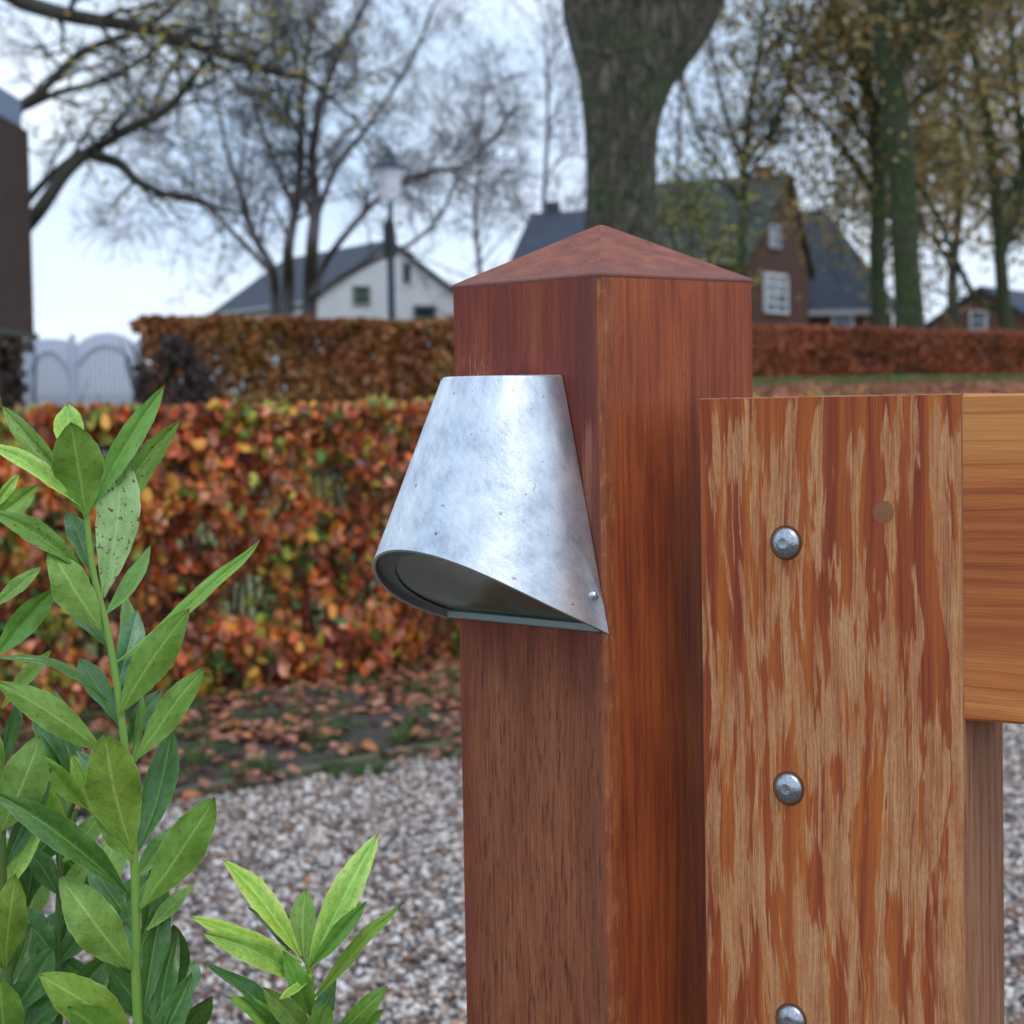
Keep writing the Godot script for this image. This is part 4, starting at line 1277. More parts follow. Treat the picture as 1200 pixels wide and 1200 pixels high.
func build_gate() -> void:
	var n1 := noise(111, 1.0, 3)
	var n2 := noise(112, 1.0, 2)
	var n3 := noise(113, 1.0, 4)
	var W := 0.1674
	var H := 0.46
	var n4 := noise(114, 1.0, 1)
	var front := paint(640, 1600, 1.2, func(u: float, v: float) -> Array:
		var x: float = u * W; var y: float = v * H
		var xw := x + 0.006 * n4.get_noise_2d(x * 7.0, y * 3.2) + 0.0012 * n3.get_noise_2d(x * 60.0, y * 14.0)
		var s: float = n1.get_noise_2d(xw * 80.0, y * 2.0)
		var s2: float = n2.get_noise_2d(xw * 700.0, y * 12.0)
		var big: float = n3.get_noise_2d(x * 18.0, y * 6.0)
		var wood := mix3(rgb(122, 48, 30), rgb(154, 76, 36), rgb(176, 100, 44), 0.5 + 0.75 * s + 0.25 * s2)
		# pale places where the finish has flaked off, in ragged streaks along the grain
		var xq := x + 0.0015 * n3.get_noise_2d(x * 22.0 + 70.0, y * 11.0) + 0.006 * n4.get_noise_2d(x * 6.0 + 5.0, y * 4.5)
		var yj := y + 0.006 * n2.get_noise_2d(xq * 1000.0, 3.0) + 0.014 * n2.get_noise_2d(xq * 300.0 + 60.0, y * 5.0)
		var fl: float = 0.95 * n1.get_noise_2d(xq * 70.0 + 31.0, yj * 6.5) + 0.36 * n2.get_noise_2d(xq * 170.0 + 3.0, yj * 20.0) + 0.15 * n2.get_noise_2d(xq * 430.0, yj * 48.0) + 0.35 * big
		fl += 0.06 * smoothstep(0.25, 0.45, n4.get_noise_2d(xq * 30.0, y * 2.0))
		fl += 0.17 * smoothstep(0.03, 0.28, y) - 0.03 - 0.4 * smoothstep(0.03, 0.0, y) - 0.25 * smoothstep(0.012, 0.0, x) * smoothstep(0.1, 0.02, y)
		fl += 0.3 * smoothstep(0.012, 0.003, W - x)
		var k := smoothstep(-0.05, 0.12, fl) * clampf(0.85 + 0.4 * s2 + 0.4 * n3.get_noise_2d(x * 40.0, y * 20.0), 0.4, 1)
		var pale := mix3(rgb(162, 110, 84), rgb(184, 136, 106), rgb(198, 156, 126), 0.5 + 0.25 * s2 + 0.5 * n2.get_noise_2d(xw * 160.0 + 77.0, y * 9.0) + 0.3 * n3.get_noise_2d(x * 300.0, y * 140.0))
		var c := wood.lerp(pale, k * 0.92)
		var pore := smoothstep(0.3, 0.5, n2.get_noise_2d(xw * 1500.0 + 8.0, y * 90.0))
		c = c.lerp(rgb(120, 70, 46), 0.3 * pore)
		return [c, 0.6 - 0.25 * k + 0.2 * s2 - 0.2 * pore], 2.5)
	var side := paint(256, 900, 1.0, func(u: float, v: float) -> Array:
		var x: float = u * 0.0615; var y: float = v * H
		var s: float = n1.get_noise_2d(x * 150.0 + 200.0, y * 5.0)
		var s2: float = n2.get_noise_2d(x * 700.0 + 20.0, y * 14.0)
		var c := mix3(rgb(122, 76, 60), rgb(156, 110, 88), rgb(176, 134, 108), 0.5 + 0.4 * s + 0.3 * s2)
		var fl := smoothstep(0.28, 0.42, n2.get_noise_2d(x * 260.0 + 5.0, y * 16.0))
		return [c.lerp(rgb(136, 72, 44), 0.6 * fl), 0.5 + 0.3 * s2], 2.0)
	var RH := 0.184
	var rail_t := paint(900, 512, 1.12, func(u: float, v: float) -> Array:
		var x: float = u * 0.5; var y: float = v * RH
		var yw := y + 0.004 * n4.get_noise_2d(x * 3.0, y * 9.0) + 0.0012 * n3.get_noise_2d(x * 12.0, y * 60.0)
		var s: float = n1.get_noise_2d(x * 3.0, yw * 110.0)
		var s2: float = n2.get_noise_2d(x * 14.0, yw * 600.0)
		var band: float = n3.get_noise_2d(x * 2.0 + 9.0, yw * 30.0)
		var c := mix3(rgb(152, 82, 38), rgb(184, 112, 56), rgb(206, 144, 84), 0.5 + 0.3 * s + 0.15 * s2 + 0.35 * band)
		var mid := smoothstep(0.035, 0.07, y) * smoothstep(0.165, 0.12, y)
		c = c.lerp(mix3(rgb(132, 66, 30), rgb(162, 90, 42), rgb(182, 110, 56), 0.5 + 0.5 * s), 0.75 * mid)
		c = c.lerp(rgb(206, 156, 94), 0.55 * smoothstep(0.05, 0.02, y) + 0.3 * smoothstep(0.0, 0.12, band) * smoothstep(0.14, 0.16, y))
		var dl := smoothstep(0.3, 0.42, n2.get_noise_2d(x * 2.2 + 4.0, yw * 260.0))
		c = c.lerp(rgb(122, 62, 28), 0.35 * dl)
		return [c, 0.55 + 0.2 * s2 - 0.2 * dl], 2.0)
	var l := Vector3(-cos(GATE_TURN), 0, -sin(GATE_TURN))    # leftwards along the front
	var bk := Vector3(sin(GATE_TURN), 0, -cos(GATE_TURN))    # into the gate's thickness
	var nf := -bk
	var T := 0.0615
	var bot := 0.12
	var m_f := tex_mat(front, 0.75, 0.8)
	var m_s := tex_mat(side, 0.8, 0.6)
	m_f.albedo_color = Color(1.0, 0.98, 0.87)
	m_s.albedo_color = Color(1.0, 0.96, 0.88)
	var o := thing("garden_gate", "wooden garden gate with flaking brown stile, honey coloured rail and domed bolts", "gate", Vector3(GC.x, 0, GC.z) + l * W * 0.5 + bk * T * 0.5)
	var P := func(il: float, y: float, ib: float) -> Vector3: return Vector3(GC.x, y, GC.z) + l * il + bk * ib
	var top := GC.y
	var stile := func(shift: float, called: String) -> void:
		var am := ArrayMesh.new()
		var c := 0.0007
		var rep := (top - bot) / H
		var f := Geo.new()
		var x0 := shift; var x1 := shift + W
		for q in [[top - c, top - H, 0.0, 1.0], [top - H, top - 1.8 * H, 1.0, 0.2], [top - 1.8 * H, bot, 0.2, 0.2 + (top - 1.8 * H - bot) / H]]:
			f.quad(P.call(x1 - c, q[1], 0), P.call(x0 + c, q[1], 0), P.call(x0 + c, q[0], 0), P.call(x1 - c, q[0], 0), Vector2(0, q[3]), Vector2(1, q[3]), Vector2(1, q[2]), Vector2(0, q[2]))
			f.quad(P.call(x0 + c, q[1], T), P.call(x1 - c, q[1], T), P.call(x1 - c, q[0], T), P.call(x0 + c, q[0], T), Vector2(0, q[3]), Vector2(1, q[3]), Vector2(1, q[2]), Vector2(0, q[2]))
		f.mesh(m_f, am)
		var s := Geo.new()
		s.quad(P.call(x0, bot, c), P.call(x0, bot, T - c), P.call(x0, top - c, T - c), P.call(x0, top - c, c), Vector2(0, rep), Vector2(1, rep), Vector2(1, 0), Vector2(0, 0))
		s.quad(P.call(x1, bot, T - c), P.call(x1, bot, c), P.call(x1, top - c, c), P.call(x1, top - c, T - c), Vector2(0, rep), Vector2(1, rep), Vector2(1, 0), Vector2(0, 0))
		s.quad(P.call(x0 + c, bot, 0), P.call(x0, bot, c), P.call(x0, top - c, c), P.call(x0 + c, top - c, 0), Vector2(0, rep), Vector2(0.03, rep), Vector2(0.03, 0), Vector2(0, 0))
		s.quad(P.call(x1, bot, c), P.call(x1 - c, bot, 0), P.call(x1 - c, top - c, 0), P.call(x1, top - c, c), Vector2(0, rep), Vector2(0.03, rep), Vector2(0.03, 0), Vector2(0, 0))
		s.quad(P.call(x0, bot, T - c), P.call(x0 + c, bot, T), P.call(x0 + c, top - c, T), P.call(x0, top - c, T - c), Vector2(0.97, rep), Vector2(1, rep), Vector2(1, 0), Vector2(0.97, 0))
		s.quad(P.call(x1 - c, bot, T), P.call(x1, bot, T - c), P.call(x1, top - c, T - c), P.call(x1 - c, top - c, T), Vector2(0.97, rep), Vector2(1, rep), Vector2(1, 0), Vector2(0.97, 0))
		s.quad(P.call(x1 - c, top, c), P.call(x0 + c, top, c), P.call(x0 + c, top, T - c), P.call(x1 - c, top, T - c), Vector2(0, 0.1), Vector2(1, 0.1), Vector2(1, 0), Vector2(0, 0))
		s.quad(P.call(x1 - c, top - c, 0), P.call(x0 + c, top - c, 0), P.call(x0 + c, top, c), P.call(x1 - c, top, c), Vector2(0, 0.12), Vector2(1, 0.12), Vector2(1, 0.1), Vector2(0, 0.1))
		s.quad(P.call(x0 + c, top - c, T), P.call(x1 - c, top - c, T), P.call(x1 - c, top, T - c), P.call(x0 + c, top, T - c), Vector2(0, 0.12), Vector2(1, 0.12), Vector2(1, 0.1), Vector2(0, 0.1))
		for e in [[x0, 1.0], [x1, -1.0]]:
			var q0 = P.call(e[0], top - c, c); var q1 = P.call(e[0], top - c, T - c); var q2 = P.call(e[0] + c * e[1], top, T - c); var q3 = P.call(e[0] + c * e[1], top, c)
			if e[1] > 0: s.quad(q0, q1, q2, q3)
			else: s.quad(q1, q0, q3, q2)
		s.mesh(m_s, am)
		part(o, called, am, off(o))
	stile.call(0.0, "stile")
	stile.call(-1.1 - W, "stile")
	var m_rail := tex_mat(rail_t, 0.65, 0.6)
	m_rail.albedo_color = Color(1.0, 0.95, 0.9)
	var rail := func(y1: float) -> void:
		var g := Geo.new()
		var c := 0.0015
		var f0 := 0.0005
		var b0 := T - 0.006
		var y0 := y1 - RH
		var xl := 0.0003; var xr := -1.1
		var ur := 2.2
		g.quad(P.call(xl, y0 + c, f0), P.call(xr, y0 + c, f0), P.call(xr, y1 - c, f0), P.call(xl, y1 - c, f0), Vector2(0, 0.99), Vector2(ur, 0.99), Vector2(ur, 0), Vector2(0, 0))
		g.quad(P.call(xr, y0 + c, b0), P.call(xl, y0 + c, b0), P.call(xl, y1 - c, b0), P.call(xr, y1 - c, b0), Vector2(ur, 0.99), Vector2(0, 0.99), Vector2(0, 0), Vector2(ur, 0))
		g.quad(P.call(xl, y1 - c, f0), P.call(xr, y1 - c, f0), P.call(xr, y1, f0 + c), P.call(xl, y1, f0 + c), Vector2(0, 0.02), Vector2(ur, 0.02), Vector2(ur, 0), Vector2(0, 0))
		g.quad(P.call(xl, y1, f0 + c), P.call(xr, y1, f0 + c), P.call(xr, y1, b0), P.call(xl, y1, b0), Vector2(0, 0.2), Vector2(ur, 0.2), Vector2(ur, 0), Vector2(0, 0))
		g.quad(P.call(xl, y0, f0 + c), P.call(xr, y0, f0 + c), P.call(xr, y0 + c, f0), P.call(xl, y0 + c, f0), Vector2(0, 1), Vector2(ur, 1), Vector2(ur, 0.98), Vector2(0, 0.98))
		g.quad(P.call(xl, y0, b0), P.call(xr, y0, b0), P.call(xr, y0, f0 + c), P.call(xl, y0, f0 + c), Vector2(0, 1), Vector2(ur, 1), Vector2(ur, 0.7), Vector2(0, 0.7))
		part(o, "rail", g.mesh(m_rail), off(o))
	rail.call(top - 0.0006)
	rail.call(0.42)
	# domed bolts
	var bolt_t := paint(128, 128, 1.0, func(u: float, v: float) -> Array:
		var s: float = n1.get_noise_2d(u * 9.0, v * 9.0)
		var s2: float = n2.get_noise_2d(u * 34.0, v * 34.0)
		return [mix3(rgb(128, 132, 140), rgb(172, 178, 188), rgb(206, 210, 218), 0.55 + 0.6 * s + 0.3 * s2), 0.5 + 0.5 * s + 0.3 * s2], 2.0)
	var zinc := tri_mat(bolt_t, 45.0, 0.3, 0.3)
	zinc.uv1_world_triplanar = false
	zinc.metallic = 1.0
	var prof := [[0.0094, -0.001], [0.0094, 0.0006], [0.0089, 0.0018], [0.0076, 0.0032], [0.0056, 0.0042], [0.0034, 0.0047], [0.0028, 0.0046], [0.0012, 0.0045], [0.0, 0.0045]]
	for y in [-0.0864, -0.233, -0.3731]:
		part(o, "bolt_ring", lathe([[0.0107, -0.0003], [0.0104, 0.0002], [0.0098, 0.0003], [0.009, 0.0003]], P.call(0.110, top + y, 0), nf, 28, mat(rgb(96, 62, 46), 0.9)), off(o))  # thin dark brown ring on the wood around each bolt head
		part(o, "bolt", lathe(prof, P.call(0.110, top + y, 0), nf, 28, zinc), off(o))
	# filled bolt hole: a round wooden plug
	var plug_t := paint(64, 64, 1.3, func(u: float, v: float) -> Array:
		var s: float = n2.get_noise_2d(u * 9.0, v * 40.0)
		return [rgb(112, 68, 44).lerp(rgb(150, 100, 68), 0.5 + 0.7 * s), 0.5], 0.0)
	var pc = P.call(0.0481, top - 0.0673, 0)
	var ringm := lathe([[0.0067, -0.0002], [0.0066, 0.0002], [0.0063, 0.0002], [0.0061, -0.0003]], pc, nf, 24, mat(rgb(150, 104, 74), 0.85))
	part(o, "plug_rim", ringm, off(o))
	part(o, "plug", lathe([[0.0061, 0.0001], [0.004, 0.0003], [0.0, 0.00035]], pc, nf, 24, tex_mat(plug_t, 0.8)), off(o))

# ------------------------------------------------------------------ wall lamp
func build_lamp() -> void:
	var rt := 0.0411; var rb := 0.085; var ct := 0.0097; var cb := 0.0344
	var uc := 0.0738; var y0 := EYE - 0.1383; var H := 0.1584; var cut := 0.5685
	var n1 := noise(121, 1.0, 4)
	var n2 := noise(122, 1.0, 2)
	var n3 := noise(123, 1.0, 3)
	var cells := FastNoiseLite.new()
	cells.noise_type = FastNoiseLite.TYPE_CELLULAR
	cells.cellular_return_type = FastNoiseLite.RETURN_CELL_VALUE
	cells.cellular_jitter = 1.0
	cells.frequency = 1.0
	cells.seed = 9
	cells.domain_warp_enabled = true
	cells.domain_warp_amplitude = 0.6
	cells.domain_warp_frequency = 1.4
	var specks := []
	for i in 34: specks.append([rng.randf_range(0.22, 0.9), rng.randf_range(0.05, 0.95), rng.randf_range(0.0009, 0.0026), rng.randf_range(0.35, 0.8), rng.randf_range(-0.6, 0.6)])
	var zinc_t := paint(1024, 640, 1.0, func(u: float, v: float) -> Array:
		var x: float = u * 0.26; var y: float = v * 0.158
		var c1: float = n1.get_noise_2d(x * 26.0 + y * 14.0, y * 30.0 - x * 8.0)
		var c2: float = n2.get_noise_2d((x + y * 0.8) * 40.0, (y - x * 0.8) * 190.0)
		var c3: float = n3.get_noise_2d(x * 420.0, y * 420.0)
		var cv: float = cells.get_noise_2d(x * 130.0, y * 130.0)
		var drip: float = n2.get_noise_2d(x * 220.0 + 30.0, y * 14.0)
		var t := 0.52 + 0.5 * c1 + 0.16 * c2 + 0.16 * c3 + 0.17 * cv + 0.1 * drip
		var c := mix3(rgb(172, 182, 196), rgb(208, 216, 226), rgb(234, 238, 244), t)
		var crack := smoothstep(0.02, 0.0, absf(n2.get_noise_2d(x * 55.0 + 7.0, y * 55.0))) * smoothstep(0.22, 0.4, n1.get_noise_2d(x * 18.0 + 60.0, y * 18.0))
		c = c.lerp(rgb(120, 128, 140), 0.7 * crack)
		for s in specks:
			var dx: float = (u - s[0]) * 0.26; var dy: float = (v - s[1]) * 0.158
			if absf(dx) < 0.005 and absf(dy) < 0.005:
				var q: float = Vector2(dx + dy * s[4], dy * 1.6 - dx * s[4]).length() / s[2] + 0.6 * c3
				c = c.lerp(rgb(92, 98, 104), s[3] * smoothstep(0.75, 0.35, q))
		return [c, 0.5 + 0.3 * c3 + 0.2 * c2 + 0.12 * cv], 1.2)
	var m := tex_mat(zinc_t, 0.43, 0.35)
	m.metallic = 0.82
	var dA := dir_a()
	var nA := -dir_r()
	var P := func(u: float, n: float, y: float) -> Vector3: return Vector3(C0.x, y, C0.z) + dA * u + nA * (n + 0.0008)
	var o := thing("wall_lamp", "conical galvanised wall lamp with slanted open underside fixed to the post", "wall lamp", P.call(uc, 0.0, y0))
	var prof := func(h: float, th: float, inset: float) -> Vector2:
		var t := h / H
		var r := lerpf(rb, rt, t) - inset
		var c := lerpf(cb, ct, t)
		return Vector2(uc - r * sin(th), c + r * cos(th))
	var wall_th := func(h: float, inset: float) -> float:
		var t := h / H
		return acos(clampf(-lerpf(cb, ct, t) / (lerpf(rb, rt, t) - inset), -1, 1))
	var rim_h := func(th: float, inset: float, lift: float) -> float:
		var h := 0.0
		for k in 40:
			var p: Vector2 = prof.call(h, th, inset)
			h = 0.5 * h + 0.5 * maxf(cut * p.y - 0.012 * sin(PI * clampf(p.y / 0.1, 0, 1)) * 0.5, 0.0)
		return h + lift
	var cols := 64
	# outer shell from the slanted rim to the rounded top edge
	var surf := func(inset: float, flip: bool, material: Material, lift: float, top_h: float) -> ArrayMesh:
		var g := Geo.new()
		var rows := 22
		for i in rows:
			var f := i / (rows - 1.0)
			for j in cols:
				var s := j / (cols - 1.0) * 2.0 - 1.0
				var th: float = s * wall_th.call(0.0, inset)
				var h0: float = rim_h.call(th, inset, lift)
				var h := lerpf(h0, top_h, f)
				th = s * wall_th.call(h, inset)
				var p: Vector2 = prof.call(h, th, inset)
				g.v.append(P.call(p.x, maxf(p.y, 0.0), y0 + h)); g.uv.append(Vector2(j / (cols - 1.0), 1.0 - h / H))
		g.grid(rows, cols)
		var mid := g.n[cols * 8 + cols / 2]
		if (mid.dot(nA) < 0) != flip: g.flip()
		return g.mesh(material)
	part(o, "shade", surf.call(0.0, false, m, 0.0, H - 0.0016), off(o))
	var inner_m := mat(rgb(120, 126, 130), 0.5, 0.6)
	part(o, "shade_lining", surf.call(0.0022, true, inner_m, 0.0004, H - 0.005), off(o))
	# rim between the two skins
	var rim := Geo.new()
	for k in [[0.0, 0.0], [0.0006, -0.0006], [0.0016, -0.0006], [0.0022, 0.0004]]:
		for j in cols:
			var s := j / (cols - 1.0) * 2.0 - 1.0
			var th: float = s * wall_th.call(0.0, k[0])
			var h: float = rim_h.call(th, k[0], k[1])
			th = s * wall_th.call(maxf(h, 0.0), k[0])
			var p: Vector2 = prof.call(h, th, k[0])
			rim.v.append(P.call(p.x, maxf(p.y, 0.0), y0 + h)); rim.uv.append(Vector2(j / 63.0, 0.98))
	rim.grid(4, cols)
	if rim.n[cols + 20].y > 0: rim.flip()
	part(o, "rim", rim.mesh(mat(rgb(176, 184, 194), 0.4, 0.8)), off(o))
	# top: rounded edge and flat lid
	var lid := Geo.new()
	for k in [[0.0, H - 0.0016], [0.0006, H - 0.0005], [0.0018, H], [0.012, H], [0.024, H], [0.036, H]]:
		for j in cols:
			var s := j / (cols - 1.0) * 2.0 - 1.0
			var th: float = s * wall_th.call(H, minf(k[0], 0.02))
			var p: Vector2 = prof.call(H, th, k[0])
			lid.v.append(P.call(p.x, maxf(p.y, 0.0), y0 + k[1])); lid.uv.append(Vector2(j / 63.0, 0.02))
	lid.grid(6, cols)
	if lid.n[cols * 4 + 20].y < 0: lid.flip()
	part(o, "lid", lid.mesh(m), off(o))
	# frosted glass set back inside the slanted opening, in a dark gasket
	var plate := func(inset: float, lift: float, to_inset: float, material: Material) -> ArrayMesh:
		var g := Geo.new()
		var rows := 8
		for i in rows:
			var f := i / (rows - 1.0)
			for j in cols:
				var s := j / (cols - 1.0) * 2.0 - 1.0
				var th: float = s * wall_th.call(0.0, inset)
				var h: float = rim_h.call(th, inset, lift)
				th = s * wall_th.call(h, inset)
				var p: Vector2 = prof.call(h, th, inset)
				var a = P.call(p.x, maxf(p.y, 0.0012), y0 + h)
				var cen = P.call(uc, 0.0015, y0 + lift + 0.001)
				g.v.append(a.lerp(cen, f * to_inset)); g.uv.append(Vector2(s, f))
		g.grid(rows, cols)
		if g.n[cols * 2 + 20].y > 0: g.flip()
		for i in g.n.size():
			if g.n[i].length() < 0.5: g.n[i] = g.n[cols * 3 + 20]
		return g.mesh(material)
	part(o, "gasket", plate.call(0.0023, 0.004, 0.12, mat(rgb(112, 118, 118), 0.55, 0.3)), off(o))
	var glass := mat(rgb(84, 98, 84), 0.25)
	part(o, "glass", plate.call(0.0068, 0.0052, 1.0, glass), off(o))
	# bottom lip of the back plate along the post
	var bp := Geo.new()
	var hw: float = uc - prof.call(0.0, wall_th.call(0.0, 0.004), 0.004).x
	bp.bevel_box(P.call(uc, 0.0016, y0 + 0.0032), dA * absf(hw) * 0.98, Vector3(0, 0.0027, 0), nA * 0.0016, 0.0008)
	part(o, "back_plate", bp.mesh(mat(rgb(150, 160, 166), 0.45, 0.8)), off(o))
	# screw at the lower right
	var sp: Vector2 = prof.call(0.024, wall_th.call(0.021, 0.0) * 0.9, 0.0)
	var nn := (dA * sin(-wall_th.call(0.021, 0.0) * 0.9) * 1.0 + nA * cos(wall_th.call(0.021, 0.0) * 0.9)).normalized()
	sp = prof.call(0.024, wall_th.call(0.024, 0.0) * 0.93, 0.0)
	nn = (-dA * sin(wall_th.call(0.024, 0.0) * 0.93) + nA * cos(wall_th.call(0.024, 0.0) * 0.93) + Vector3(0, 0.25, 0)).normalized()
	part(o, "screw", lathe([[0.0030, 0.0], [0.0029, 0.0012], [0.0024, 0.0022], [0.0014, 0.0027], [0.0, 0.0028]], P.call(sp.x, sp.y, y0 + 0.024), nn, 16, mat(rgb(214, 218, 226), 0.25, 1.0)), off(o))

# ------------------------------------------------------------------ laurel
func leaf_mesh(b: Vector3, t: Vector3, w: float, face: Vector3, bend: float, fold: float, m: Material, sd: int) -> ArrayMesh:
	var g := Geo.new()
	var ax := t - b
	var ln := ax.length()
	ax /= ln
	var nn := (face - ax * face.dot(ax)).normalized()
	var sd_v := ax.cross(nn).normalized()
	var rows := 21
	var cols := 9
	var h1 := fmod(sd * 0.618034, 1.0) * 2.0 - 1.0
	var h2 := fmod(sd * 0.754878 + 0.3, 1.0) * 2.0 - 1.0
	var h3 := fmod(sd * 0.569840 + 0.7, 1.0) * 2.0 - 1.0
	for i in rows:
		var f := i / (rows - 1.0)
		var wid := 0.5 * w * pow(maxf(sin(PI * pow(f, 1.12)), 0.0), 0.8)
		if f > 0.86: wid = maxf(wid, 0.5 * w * 0.42 * sqrt(maxf(1.0 - (f - 0.86) / 0.14, 0.0)))
		wid = maxf(wid, 0.0011 if f < 0.9 else 0.0002)
		var curl := bend * (4.0 * f * (1.0 - f)) - (0.05 + 0.06 * h1) * smoothstep(0.6, 1.0, f)
		var cen := b + ax * ln * f + nn * curl * ln + sd_v * ln * 0.035 * h2 * sin(PI * f)
		var rot := (0.55 * h3) * smoothstep(0.15, 1.0, f)
		var sv := sd_v.rotated(ax, rot)
		var nv := nn.rotated(ax, rot)
		var fo := fold * 1.9 * (1.25 - 0.7 * f)
		for j in cols:
			var s := j / (cols - 1.0) * 2.0 - 1.0
			var rip := 0.11 * wid * sin(f * (15.0 + 4.0 * h1) + sd * 1.7 + (1.5 if s > 0 else 0.0)) * s * s
			var edge := 1.0 + (0.025 * sin(f * 47.0 + sd) if absf(s) > 0.99 else 0.0)
			var a := absf(s)
			g.v.append(cen + sv * wid * s * edge * (1.0 - 0.12 * absf(fo)) + nv * (wid * fo * (a - 0.35 * a * a) - (0.0009 if a < 0.05 else 0.0) + rip))
			g.uv.append(Vector2(0.5 + 0.5 * s, f))
	g.grid(rows, cols)
	for i in g.n.size():
		if g.n[i].length() < 0.5: g.n[i] = nn
	return g.mesh(m)

func build_laurel() -> void:
	var n1 := noise(131, 1.0, 3)
	var n2 := noise(132, 1.0, 2)
	var vein := func(lo: Color, hi: Color, rib: Color, spot: float, yellow: float, sd: float, gain: float) -> Array:
		return paint(96, 320, gain, func(u: float, v: float) -> Array:
			var s: float = absf(u - 0.5) * 2.0
			var mott: float = 0.5 + 0.6 * n1.get_noise_2d(u * 3.0 + sd, v * 8.0) + 0.35 * n2.get_noise_2d(u * 22.0, v * 66.0 + sd)
			var c := lo.lerp(hi, clampf(mott, 0, 1))
			var q: float = v * 13.0 - s * 1.9 + 0.4 * n1.get_noise_2d(u * 4.0, v * 6.0 + sd)
			var vn := smoothstep(0.12, 0.0, absf(fmod(q + 10.0, 1.0) - 0.5)) * (1.0 - s * 0.6)
			c = c.lerp(rib, 0.3 * vn)
			if yellow > 0.0: c = c.lerp(rgb(176, 190, 92), yellow * smoothstep(0.3, 1.0, s + 0.5 * n1.get_noise_2d(u * 6.0, v * 14.0 + sd)))
			c = c.lerp(rib, 0.75 * smoothstep(0.085, 0.03, s))
			c = c.lerp(hi.lightened(0.25), 0.5 * smoothstep(0.93, 1.0, s))
			if spot > 0.0: c = c.lerp(rgb(126, 96, 56), 0.7 * smoothstep(0.955, 0.99, v + 0.02 * n1.get_noise_2d(u * 9.0, sd)))
			if spot > 0.0:
				var sp: float = n2.get_noise_2d(u * 5.5 + sd * 3.0, v * 19.0 + 5.0)
				c = c.lerp(rgb(72, 58, 36), spot * smoothstep(0.46, 0.6, sp))
			return [c, 0.5 - 0.25 * vn - 0.3 * smoothstep(0.1, 0.0, s) + 0.1 * mott], 2.0)
	var gn := 1.42
	var lm := func(t: Array, rough: float) -> StandardMaterial3D:
		var m := tex_mat(t, rough, 1.0)
		m.backlight_enabled = true
		m.backlight = Color(0.35, 0.35, 0.35)
		return m
	var M := {
		"u": lm.call(vein.call(rgb(92, 126, 50), rgb(116, 148, 66), rgb(148, 172, 96), 0.22, 0.0, 1.0, gn), 0.5),      # matt underside
		"d": lm.call(vein.call(rgb(50, 88, 40), rgb(72, 114, 50), rgb(108, 142, 78), 0.3, 0.0, 2.0, gn), 0.3),       # dark shiny top
		"t": lm.call(vein.call(rgb(62, 104, 70), rgb(92, 132, 96), rgb(124, 156, 112), 0.0, 0.0, 3.0, gn), 0.28),   # bluish top
		"y": lm.call(vein.call(rgb(104, 146, 54), rgb(140, 178, 78), rgb(160, 192, 104), 0.25, 0.55, 4.0, gn), 0.4),  # young yellow green
		"g": lm.call(vein.call(rgb(86, 132, 56), rgb(112, 154, 72), rgb(140, 170, 96), 0.25, 0.0, 5.0, gn), 0.42),  # fresh green
		"s": lm.call(vein.call(rgb(112, 146, 88), rgb(142, 170, 114), rgb(150, 176, 110), 0.85, 0.1, 6.0, gn), 0.45),    # pale and spotted
		"k": lm.call(vein.call(rgb(84, 122, 50), rgb(106, 142, 64), rgb(130, 160, 84), 0.8, 0.0, 7.0, gn), 0.45),       # green and spotted
	}
	for kind in M.keys():
		var three := [M[kind]]
		for tone in [Color(0.9, 0.93, 0.8), Color(1.0, 0.97, 0.82)]:
			var m2: StandardMaterial3D = M[kind].duplicate()
			m2.albedo_color = tone
			three.append(m2)
		M[kind] = three
	var stem_m := mat(rgb(124, 164, 70), 0.45)
	var stem_d := mat(rgb(86, 112, 52), 0.6)
	var shoot := func(label: String, d: float, stem: Array, r0: float, r1: float, list: Array, m: Material) -> Node3D:
		var root_p := at(stem[0][0], stem[0][1], d)
		var base := Vector3(root_p.x, 0.0, root_p.z)
		var o := thing("laurel_shoot", label, "laurel", base, "laurel shoots left of the post")
		var pts := [base + Vector3(0, -0.05, 0), base.lerp(root_p, 0.5) + Vector3(0.012, 0, 0.01), root_p]
		for i in range(1, stem.size()): pts.append(at(stem[i][0], stem[i][1], d))
		var c := curve(pts, r0, r1, 6)
		var g := Geo.new()
		g.tube(c[0], c[1], 10)
		part(o, "stem", g.mesh(m), off(o))
		var k := 0
		for q in list:
			# base x, y, tip x, y, width in pixels, kind, tip depth offset, twist in degrees, bend, fold
			k += 1
			var dz: float = q[6]
			var b := at(q[0], q[1], d + (0.004 if dz > 0 else -0.004))
			var t := at(q[2], q[3], d + dz)
			var to_eye := (Vector3(0, EYE, 0) - (b + t) / 2).normalized()
			var ax := (t - b).normalized()
			var face := to_eye.rotated(ax, deg_to_rad(q[7]))
			part(o, "leaf", leaf_mesh(b, t, q[4] * 1.04 / FPX * d, face, q[8], q[9], M[q[5]][k % 3], k), off(o))
		return o
